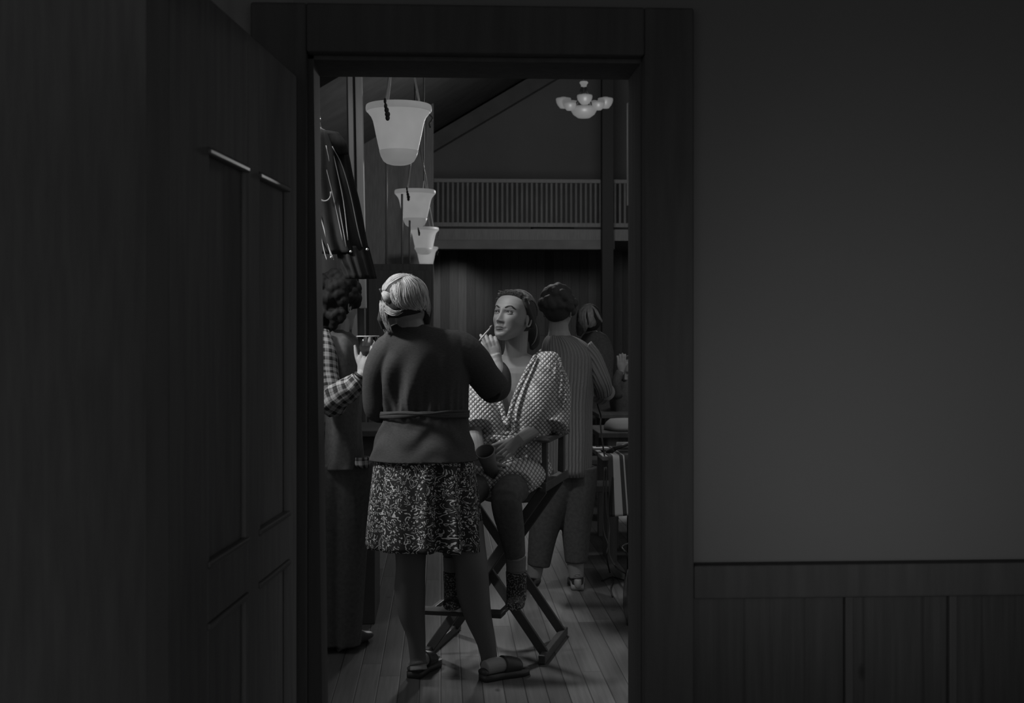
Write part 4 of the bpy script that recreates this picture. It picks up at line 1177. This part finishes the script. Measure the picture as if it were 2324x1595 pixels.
# ================================================================ MAN WITH CUP
mn = empty('person', W(775, 1480, 5.5), 'person in plaid shirt and dark vest raising a clear cup, mostly behind the door edge', 'person')
mn.location.z = 0
mb_ = MB()
HMm = basis(W(768, 690, 5.62), RV * .55 + FV * .80 - ZV * .1, ZV)
head_mesh(mb_, HMm, 1.0, nz=90, na=120)
mb_.tube([W(765, 720, 5.62), W(762, 760, 5.62), W(760, 790, 5.62)], [.056, .058, .08], 16)
mb_.rows([(756, 748, 782, 5.62, .06), (775, 735, 800, 5.62, .09), (800, 715, 815, 5.62, .11), (900, 744, 812, 5.62, .11), (1000, 746, 808, 5.62, .10), (1085, 752, 804, 5.62, .09)], 14, 28)
mb_.tube([W(728, 790, 5.5), W(730, 850, 5.45), W(742, 905, 5.4)], [.055, .048, .042], 14, n=8)
mb_.tube([W(742, 905, 5.4), W(785, 880, 5.38), W(818, 856, 5.37), W(824, 844, 5.37)], [.042, .038, .027, .024], 14, n=10)
hand(mb_, W(824, 843, 5.37), ZV * .93 + RV * .25 + FV * .1, -FV * .5 + RV * .6, FV * .3 - RV * .9 + ZV * .1, .95,
     curls=((8, 40, 30), (10, 42, 30), (12, 45, 30), (15, 45, 30)), thumb=(.7, .6, .0))
mb_.tube([W(742, 1090, 5.62), W(740, 1250, 5.62), W(742, 1440, 5.62)], [.095, .07, .05], 14, n=10)
mb_.tube([W(790, 1090, 5.62), W(792, 1250, 5.62), W(790, 1440, 5.62)], [.095, .07, .05], 14, n=10)
mb_.build('body', M['skin_pale'], mn, voxel=.0035, sm=2)
ps = MB()
rng = lambda a_, b_: a_
ps.tube([W(733, 752, 5.50), W(732, 800, 5.46), W(733, 850, 5.43), W(738, 885, 5.40), (W(744, 905, 5.38))], [.030, .060, .066, .068, .060], 28, n=30)
pso = ps.build('shirt_sleeve', M['plaid'], mn)
ps = MB()
ps.tube([W(744, 925, 5.40), W(752, 912, 5.38), W(775, 892, 5.36), W(798, 878, 5.35), W(814, 866, 5.35)], [.050, .066, .058, .050, .042], 28, n=30)
for i, v in enumerate(ps.v):
    p = Vector(v); n_ = mnoise.noise(p * 22); p += ZV * (.012 * n_) + FV * .010 * mnoise.noise(p * 30 + Vector((3, 1, 2))); ps.v[i] = tuple(p)
ps.build('shirt_forearm', M['plaid'], mn)
vt = MB().rows([(748, 750, 784, 5.62, .065), (756, 742, 796, 5.62, .09), (772, 738, 812, 5.62, .115), (800, 738, 822, 5.62, .13), (880, 740, 822, 5.62, .145), (960, 742, 818, 5.62, .145), (1040, 738, 824, 5.62, .15), (1060, 736, 826, 5.62, .15)], 24, 48, lambda th, t: .004 * math.sin(6 * th + 8 * t))
vt.build('vest', M['trouser'], mn)
st_ = MB().rows([(1036, 800, 838, 5.55, .05), (1052, 800, 840, 5.55, .055), (1060, 810, 839, 5.55, .05)], 8, 28)
st_.build('shirt_tail', M['plaid'], mn)
tr_ = MB()
tr_.tube([W(760, 1050, 5.62), W(745, 1200, 5.62), W(744, 1440, 5.62), W(744, 1462, 5.62)], [.12, .085, .06, .06], 18, n=12)
tr_.tube([W(785, 1050, 5.62), W(793, 1200, 5.62), W(790, 1440, 5.62), W(790, 1462, 5.62)], [.12, .085, .06, .06], 18, n=12)
tr_.build('trousers', M['trouser'], mn, voxel=.008, sm=2)
hh = MB()
for k in range(220):
    v = Vector((random.gauss(0, 1), random.gauss(0, 1), random.gauss(0, 1))).normalized()
    if v.z < -.35 or (v.y > .55 and v.z < .45): continue
    hh.ell(HMm @ Vector((v.x * .085, v.y * .098 - .012, v.z * .098 + .035)), random.uniform(.018, .030), seg=8, ring=6)
hh.ell(HMm @ Vector((0, -.02, .03)), (.088, .100, .105), HMm.to_3x3()); hh.ell(HMm @ Vector((0, -.05, -.05)), (.07, .05, .06), HMm.to_3x3())
for k in range(60):
    v = Vector((random.gauss(0, .8), -abs(random.gauss(0, 1)), random.gauss(0, .7))).normalized()
    hh.ell(HMm @ Vector((v.x * .076, -.05 + v.y * .055, -.05 + v.z * .065)), random.uniform(.013, .022), seg=8, ring=6)
hh.build('hair', M['hair_black'], mn, voxel=.005, sm=1)
wt_ = MB().tube([W(817, 856, 5.36), W(820, 851, 5.36)], [.030, .030], 20); wt_.build('wristband', M['cable'], mn)
for fx, nm in ((742, 0), (788, 1)):
    s1 = W(fx, 1478, 5.62); s1.z = 0
    m_ = MB(); shoe(m_, s1 + FV * -.02, s1 + RV * .06 + FV * .24, .09, .048); m_.build('shoe', M['shoe'], mn)
# clear plastic cup
pc_ = empty('plastic_cup', W(835, 812, 5.40), 'clear plastic cup with a wide rim held up at the left', 'cup')
ct = W(835, 763, 5.40); cbm_ = W(835, 812, 5.40)
MB().tube([cbm_, ct], [.030, .044], 32, cap=False).build('cup_wall', M['clear'], pc_, solid=.001)
MB().tube([ct + RV * (.046 * math.cos(t_)) + FV * (.046 * math.sin(t_)) for t_ in np.linspace(0, 2 * PI, 36)], .0026, 8).build('cup_rim', M['brush'], pc_)
MB().tube([cbm_ + ZV * .002, cbm_ + ZV * .05], [.0285, .036], 28).build('drink', M['mug'], pc_)

ctr = empty('dark_block', W(770, 744, 6.3), 'low black block added for darkness behind the legs of the person with the clear cup', 'dark_block'); ctr.location.z = 0  # invented block hiding lit floor so the lower left stays black
a0 = W(560, 744, 6.1); a1 = W(850, 744, 6.1)
MB().mm((a0.x, a0.y, .0), (a1.x, a0.y + .5, .90)).build('block_body', M['roof'], ctr, False, bevel=.004)
MB().mm((a0.x, a0.y - .03, .90), (a1.x + .02, a0.y + .52, .93)).build('block_top', M['roof'], ctr, False, bevel=.004)

# ================================================================ CARDIGAN PERSON
cg = empty('person', FL(1290, 1338), 'person in long grey ribbed cardigan and dark trousers, from behind, at the right', 'person')
dK = 6.95
cb2 = MB()
HC = basis(W(1267, 706, dK), FV * .9 + RV * .35 - ZV * .15, ZV)
head_mesh(cb2, HC, .98, nz=80, na=110)
cb2.tube([W(1267, 728, dK), W(1268, 750, dK), W(1270, 775, dK)], [.052, .055, .075], 16)
cb2.rows([(768, 1245, 1300, dK, .06), (800, 1235, 1340, dK, .10), (880, 1235, 1335, dK, .11), (960, 1240, 1330, dK, .10), (1040, 1242, 1332, dK, .09), (1064, 1252, 1322, dK, .07)], 14, 28)
cb2.tube([W(1328, 815, dK), W(1360, 868, dK), W(1362, 896, dK + .12)], [.048, .04, .036], 14, n=8)
cb2.tube([W(1362, 896, dK + .12), W(1352, 898, dK + .25), W(1345, 890, dK + .32)], [.036, .03, .024], 14, n=8)
hand(cb2, W(1345, 890, dK + .32), RV * .3 + FV * .5 + ZV * .5, -RV + ZV * .3, -FV, .85)
cb2.tube([W(1242, 800, dK), W(1225, 870, dK + .1), W(1235, 900, dK + .3)], [.048, .04, .03], 14, n=8)
cb2.tube([W(1262, 1100, dK), W(1222, 1250, dK), W(1212, 1310, dK)], [.08, .052, .04], 14, n=10)
cb2.tube([W(1315, 1100, dK), W(1306, 1250, dK), W(1308, 1310, dK)], [.08, .052, .04], 14, n=10)
cb2.build('body', M['skin'], cg, voxel=.005, sm=2)
hc = MB()
for k in range(160):
    v = Vector((random.gauss(0, 1), random.gauss(0, 1), random.gauss(0, 1))).normalized()
    if v.z < -.4 or (v.y > .6 and v.z < .5): continue
    hc.ell(HC @ Vector((v.x * .085, v.y * .095 - .012, v.z * .095 + .035)), random.uniform(.018, .028), seg=8, ring=6)
hc.ell(HC @ Vector((0, -.02, .03)), (.083, .095, .1), HC.to_3x3())
hc.build('hair', M['hair_dark'], cg, voxel=.006, sm=2)
cw = MB()
cw.rows([(760, 1248, 1290, dK, .055), (764, 1240, 1304, dK, .075), (780, 1232, 1332, dK, .10), (810, 1228, 1352, dK, .12), (860, 1228, 1350, dK, .13), (920, 1230, 1344, dK, .13), (1000, 1230, 1344, dK, .135), (1078, 1230, 1342, dK, .14)], 36, 96, lambda th, t: .003 * math.sin(8 * th + 4 * t))
cwo = cw.build('cardigan', M['cardigan'], cg)
cw = MB()
cw.tube([W(1318, 800, dK), W(1340, 822, dK), W(1364, 866, dK), W(1370, 890, dK + .04)], [.085, .072, .056, .050], 24, n=16)
cw.tube([W(1376, 888, dK + .04), W(1364, 900, dK + .14), W(1354, 898, dK + .24)], [.050, .044, .034], 20, n=10)
cw.build('cardigan_sleeve', M['cardigan'], cwo)
ct_ = MB()
ct_.tube([W(1268, 1060, dK), W(1262, 1110, dK), W(1235, 1200, dK), W(1222, 1284, dK)], [.12, .11, .082, .062], 20, n=16)
ct_.tube([W(1310, 1060, dK), W(1312, 1110, dK), W(1308, 1200, dK), W(1308, 1276, dK)], [.11, .10, .080, .062], 20, n=16)
ct_.build('trousers', M['trouser'], cg, voxel=.007, sm=3)
for (hx, hy), (tx, ty) in (((1311, 1340), (1303, 1302)), ((1196, 1336), (1222, 1300))):
    h_ = FL(hx, hy); t_ = FL(tx, ty); dd = (t_ - h_).normalized(); h_ = h_ ; t_ = h_ + dd * .26
    m_ = MB(); shoe(m_, h_, t_, .085, .043); so_ = m_.build('sneaker', M['shoe'], cg)
    m2 = MB(); sole(m2, h_, t_, .047, .002, .030); m2.build('sole', M['white_rubber'], so_)
    m3 = MB(); m3.tube([h_ + ZV * .03 - dd * .004, h_ + ZV * .045 - dd * .008, h_ + ZV * .062 - dd * .006], [(.034, .018), (.035, .02), (.03, .018)], 14, n=6); m3.build('heel_panel', M['white_rubber'], so_)
    m4 = MB(); cc_ = h_ + ZV * .085 - dd * .012
    m4.tube([cc_ + RV * (.020 * math.cos(a_)) + ZV * (.006 * math.sin(a_)) for a_ in np.linspace(0, 2 * PI, 14)], .0018, 6); m4.build('heel_tab', M['piping'], so_)
# cord running down from her hand to the table
crd = MB().tube([W(1352, 902, dK + .3), W(1358, 925, dK + .2), W(1364, 945, dK + .1), W(1363, 965, dK + .05), W(1367, 1000, dK), W(1371, 1030, dK), W(1375, 1044, dK)], .0045, 8, n=40)
tag(crd.build('hair_tool_cord', M['cable']), 'black cord hanging from the hand of the person in the cardigan', 'cord')

# ================================================================ BLONDE PERSON AND SEATED PERSON FURTHER BACK
def back_person(root, hx, hy, d, hs, look, shoulders, cloth, hairm, seated_base, hair_len, skinm):
    b_ = MB(); Hb = basis(W(hx, hy, d), look, ZV)
    head_mesh(b_, Hb, hs, nz=70, na=100)
    b_.tube([W(hx, hy + 18, d), W(hx + 2, hy + 52, d)], [.05, .06], 14)
    b_.rows([(y_, l_ + 3, r_ - 3, d, t_ * .85) for y_, l_, r_, t_ in shoulders], 12, 24)
    b_.build('body', skinm, root, voxel=.006, sm=2)
    MB().rows([(y_, l_, r_, d, t_) for y_, l_, r_, t_ in shoulders], 20, 40, lambda th, t: .005 * math.sin(6 * th + 5 * t)).build('top', cloth, root)
    return Hb
bp_ = empty('person', W(1350, 744, 10.95) , 'person with loose blonde wavy hair and dark top, beyond the cardigan', 'person'); bp_.location.z = 0
Hb = back_person(bp_, 1340, 728, 10.95, .95, -RV * -.5 + FV * .6 - ZV * .35, [(752, 1335, 1362, .06), (764, 1322, 1378, .10), (800, 1312, 1392, .12), (860, 1315, 1390, .12), (940, 1318, 1388, .13)], M['trouser'], None, None, None, M['skin'])
MB().rows([(930, 1318, 1388, 10.95, .15), (1000, 1322, 1386, 10.95, .13), (1080, 1330, 1380, 10.95, .10), (1118, 1332, 1378, 10.95, .09)], 12, 28).build('trousers', M['trouser'], bp_)
hb2 = MB()
hb2.ell(W(1337, 722, 10.95), (.11, .115, .125)); hb2.tube([W(1322, 725, 10.84), W(1318, 745, 10.82), W(1314, 762, 10.82)], [.052, .044, .018], 12)
hb2.tube([W(1342, 730, 10.84), W(1340, 748, 10.84)], [.065, .02], 12)
hbo = hb2.build('hair', M['hair_under'], bp_, voxel=.006, sm=2)
h3 = MB(); s3 = ballsurf(1338, 725, 34, 42, 10.92, .17)
strands(h3, [(1332, 690), (1315, 705), (1314, 735), (1304, 764)], [(1338, 690), (1328, 710), (1330, 740), (1322, 762)], 90, 1.6, 0.0036, s3, .01, wav=1.6)
strands(h3, [(1334, 690), (1334, 712), (1338, 735), (1336, 744)], [(1342, 692), (1345, 712), (1350, 732), (1344, 742)], 80, 1.6, 0.0036, s3, .01, wav=1.4)
strands(h3, [(1338, 690), (1348, 700), (1356, 715), (1364, 728)], [(1342, 690), (1352, 702), (1362, 718), (1368, 734)], 26, 1.2, 0.003, s3, .0, wav=1)
h3.build('hair_strands', M['hair_blonde'], hbo, recalc=False)
# seated dark haired person resting the chin on a hand
sp = empty('person', W(1425, 744, 10.4), 'dark-haired person in black leaning on a raised hand at the far right edge', 'person'); sp.location.z = 0
Hs = back_person(sp, 1430, 842, 10.4, 1.0, -FV * .8 - RV * .55 - ZV * .3, [(862, 1415, 1440, .07), (874, 1395, 1462, .10), (905, 1384, 1470, .12), (960, 1392, 1462, .12), (1010, 1390, 1466, .16)], M['trouser'], None, None, None, M['skin_pale'])
hx_ = MB(); hx_.ell(Hs @ Vector((0, -.028, .03)), (.085, .09, .095), Hs.to_3x3())
hx_.tube([Hs @ Vector((.08, 0, .02)), Hs @ Vector((.085, 0, -.08)), Hs @ Vector((.08, .01, -.16))], [.025, .03, .02], 12)
hx_.tube([Hs @ Vector((-.08, 0, .02)), Hs @ Vector((-.085, 0, -.08)), Hs @ Vector((-.08, .01, -.16))], [.02, .025, .02], 12)
hx_.build('hair', M['hair_dark'], sp, voxel=.006, sm=2)
ar = MB(); ar.tube([W(1400, 900, 10.2), W(1398, 870, 10.15), W(1408, 842, 10.15)], [.045, .04, .03], 14, n=8)
ar.build('sleeve', M['trouser'], sp)
hd_ = MB(); hand(hd_, W(1410, 840, 10.15), ZV, -FV, RV, 1.0, curls=((10, 70, 60),) * 4); hd_.build('hand', M['skin_pale'], sp, voxel=.005, sm=1)

# ================================================================ TABLES BEHIND
def long_table(d0, d1, px0, name_label, clothy=False):
    y0 = d0 * FV.y; y1 = d1 * FV.y; x0 = XY(px0, (y0 + y1) / 2); x1 = 4.6
    e = empty('long_table', ((x0 + x1) / 2, (y0 + y1) / 2, 0), name_label, 'table', 'long tables in rows')
    MB().mm((x0, y0, .715), (x1, y1, .75)).build('tabletop', M['table'], e, False, bevel=.006)
    MB().mm((x0 + .08, y0 + .06, .63), (x1 - .08, y0 + .09, .715)).build('apron', M['dark_wood'], e, False)
    for xx in (x0 + .1, x1 - .1):
        for yy in (y0 + .08, y1 - .08):
            MB().mm((xx - .035, yy - .035, 0), (xx + .035, yy + .035, .715)).build('leg', M['dark_wood'], e, False, bevel=.004)
    return e
long_table(8.15, 8.8, 1345, 'long wooden table, second of the rows behind the styling table')
long_table(9.9, 10.7, 1345, 'long wooden table where the leaning person in black sits')
long_table(11.3, 12.2, 1340, 'farthest long wooden table behind the leaning person in black')
# bench between
def bench(d, px0, lab):
    y0 = d * FV.y; x0 = XY(px0, y0)
    e = empty('bench', (x0 + 1.5, y0, 0), lab, 'bench', 'benches along the long tables')
    MB().mm((x0, y0, .42), (4.4, y0 + .28, .46)).build('seat', M['table'], e, False, bevel=.005)
    for xx in (x0 + .15, 4.2): MB().mm((xx - .03, y0 + .03, 0), (xx + .03, y0 + .25, .42)).build('leg', M['dark_wood'], e, False)
bench(7.75, 1335, 'low wooden bench, nearest, behind the striped table')
bench(9.3, 1330, 'low wooden bench between the second and third table rows')
# white jacket thrown over the second table
wj = MB().rows([(942, 1384, 1470, 8.5, .10), (950, 1376, 1480, 8.45, .16), (960, 1372, 1490, 8.42, .17), (966, 1374, 1490, 8.42, .16)], 12, 48, lambda th, t: .012 * math.sin(5 * th) * t)
zmin = min(v[2] for v in wj.v); wj.v = [(v[0], v[1], v[2] - zmin + .752) for v in wj.v]
tag(wj.build('white_garment', M['white_cloth']), 'white garment heaped on a long table at the right', 'garment')
# styling table with striped cloth in front
ty0 = 6.9 * FV.y; ty1 = 7.5 * FV.y
tx0 = XY(1352, 7.2)
stb = empty('styling_table', (tx0 + .7, 7.2, 0), 'styling table with striped dark cloth at the right door edge', 'table')
MB().mm((tx0, ty0, .70), (tx0 + 1.5, ty1, .725)).build('tabletop', M['dark_wood'], stb, False, bevel=.004)
for xx in (tx0 + .22, tx0 + 1.44):
    for yy in (ty0 + .06, ty1 - .06):
        MB().tube([(xx, yy, 0), (xx, yy, .70)], .009, 10).build('leg', M['cable'], stb)
def drape(x0, x1, zbot, name, lab, tilt, u0, dy=0.0):
    nx, ny = 40, 34; vs = []; fs = []; uvl = []
    path = [(ty1 - .05, .7300)] + [(ty0 + (ty1 - ty0 - .05) * (1 - k / 10), .7300) for k in range(1, 11)]
    L = [(y, z) for y, z in path]; L.append((ty0 - .012 - dy, .724))
    for k in range(1, ny - 11): L.append((ty0 - .016 - dy, .722 - (.724 - zbot) * k / (ny - 12)))
    for i in range(nx + 1):
        u = i / nx
        for j, (y, z) in enumerate(L):
            t = max(0, (.72 - z) / .5)
            vs.append((x0 + (x1 - x0) * u + .03 * t * math.sin(u * 9), y - .028 * t * (1 + math.sin(u * 16 + tilt)) , z + dy * .2 + (.02 * t * math.sin(u * 5 + tilt))))
    m_ = len(L)
    for i in range(nx):
        for j in range(m_ - 1):
            q = i * m_ + j; fs.append((q, q + m_, q + m_ + 1, q + 1))
            uu0, uu1 = u0 + i / nx, u0 + (i + 1) / nx
            uvl.append([(uu0, 0), (uu1, 0), (uu1, 1), (uu0, 1)])
    o = MB().add(vs, fs, uvl).build(name, M['striped'], solid=.003)
    return tag(o, lab, 'tablecloth')
drape(tx0 + .03, tx0 + .62, .40, 'tablecloth', 'dark cloth with white stripes draped over the styling table front', 0.5, .0)
# things on the styling table
zt2 = .735
def on_table(px, d, z=zt2 + .002):
    p = W(px, 744, d); p.z = z; return p
o = MB(); p = on_table(1395, 7.05, zt2 + .02); q = on_table(1428, 7.0, zt2 + .05)
o.tube([p, q], [.012, .007], 12); o.tube([p, p + (p - q) * .5 - ZV * .012], [.014, .016], 12)
ci = empty('curling_iron', p, 'dark curling iron lying propped on the styling table', 'hair tool')
o.build('barrel', M['cable'], ci); MB().ell(q, .008).build('tip', M['metal'], ci)
hb_ = MB(); p = on_table(1420, 7.2, zt2 + .022); hb_.tube([p - RV * .05, p + RV * .08], [(.035, .022), (.035, .022)], 16); tag(hb_.build('rolled_towel', M['white_cloth']), 'small rolled white towel on the styling table', 'towel')
bt2 = MB(); p = on_table(1434, 7.35, zt2); bt2.lathe(p, [(0, 0), (.022, 0), (.022, .11), (.009, .13), (.009, .15), (0, .15)], 20); tag(bt2.build('bottle', M['white_rubber']), 'white bottle standing at the far right of the styling table', 'bottle')
hx1 = MB(); p = on_table(1362, 7.2, zt2 + .004); hx1.mm(p - Vector((.04, .03, .004)), p + Vector((.05, .03, .008))); tag(hx1.build('comb', M['white_rubber'], smooth=False, bevel=.002), 'small pale comb at the left end of the styling table', 'comb')
# trailing cables
def cable(pts, r, lab, nm='power_cable', n=60):
    o = MB().tube(pts, r, 8, n=n).build(nm, M['cable']); tag(o, lab, 'cable', 'black cables trailing to the floor')
def fp(px, py): v = FL(px, py); v.z = .006; return v
def ap(px, py, d): return W(px, py, d)
cable([ap(1372, 1060, 6.85), ap(1369, 1120, 6.85), ap(1368, 1180, 6.84), ap(1372, 1212, 6.83), ap(1380, 1235, 6.8), ap(1377, 1262, 6.75), fp(1384, 1300), fp(1392, 1316), fp(1386, 1338), fp(1390, 1356)], .0045, 'left black cable, hanging from the styling table and looping to the floor')
cable([ap(1376, 1060, 6.86), ap(1376, 1150, 6.85), ap(1383, 1195, 6.84), ap(1382, 1225, 6.8), ap(1384, 1260, 6.7), ap(1400, 1288, 6.6), fp(1424, 1306)], .0045, 'black cable bowing rightwards to the thick trunk')
cable([fp(1366, 1320), fp(1388, 1312), fp(1414, 1318), fp(1440, 1328)], .004, 'short black cable crossing flat on the floor')
cable([ap(1428, 1232, 6.7), ap(1412, 1242, 6.6), ap(1424, 1258, 6.6), fp(1432, 1290), fp(1428, 1312)], .0045, 'kinked black cable nearest the right door jamb')
cable([fp(1440, 1296), fp(1426, 1312) + ZV * .03, fp(1420, 1340), fp(1421, 1385), fp(1430, 1420)], .013, 'thick black cable curving along the floor at the right edge')
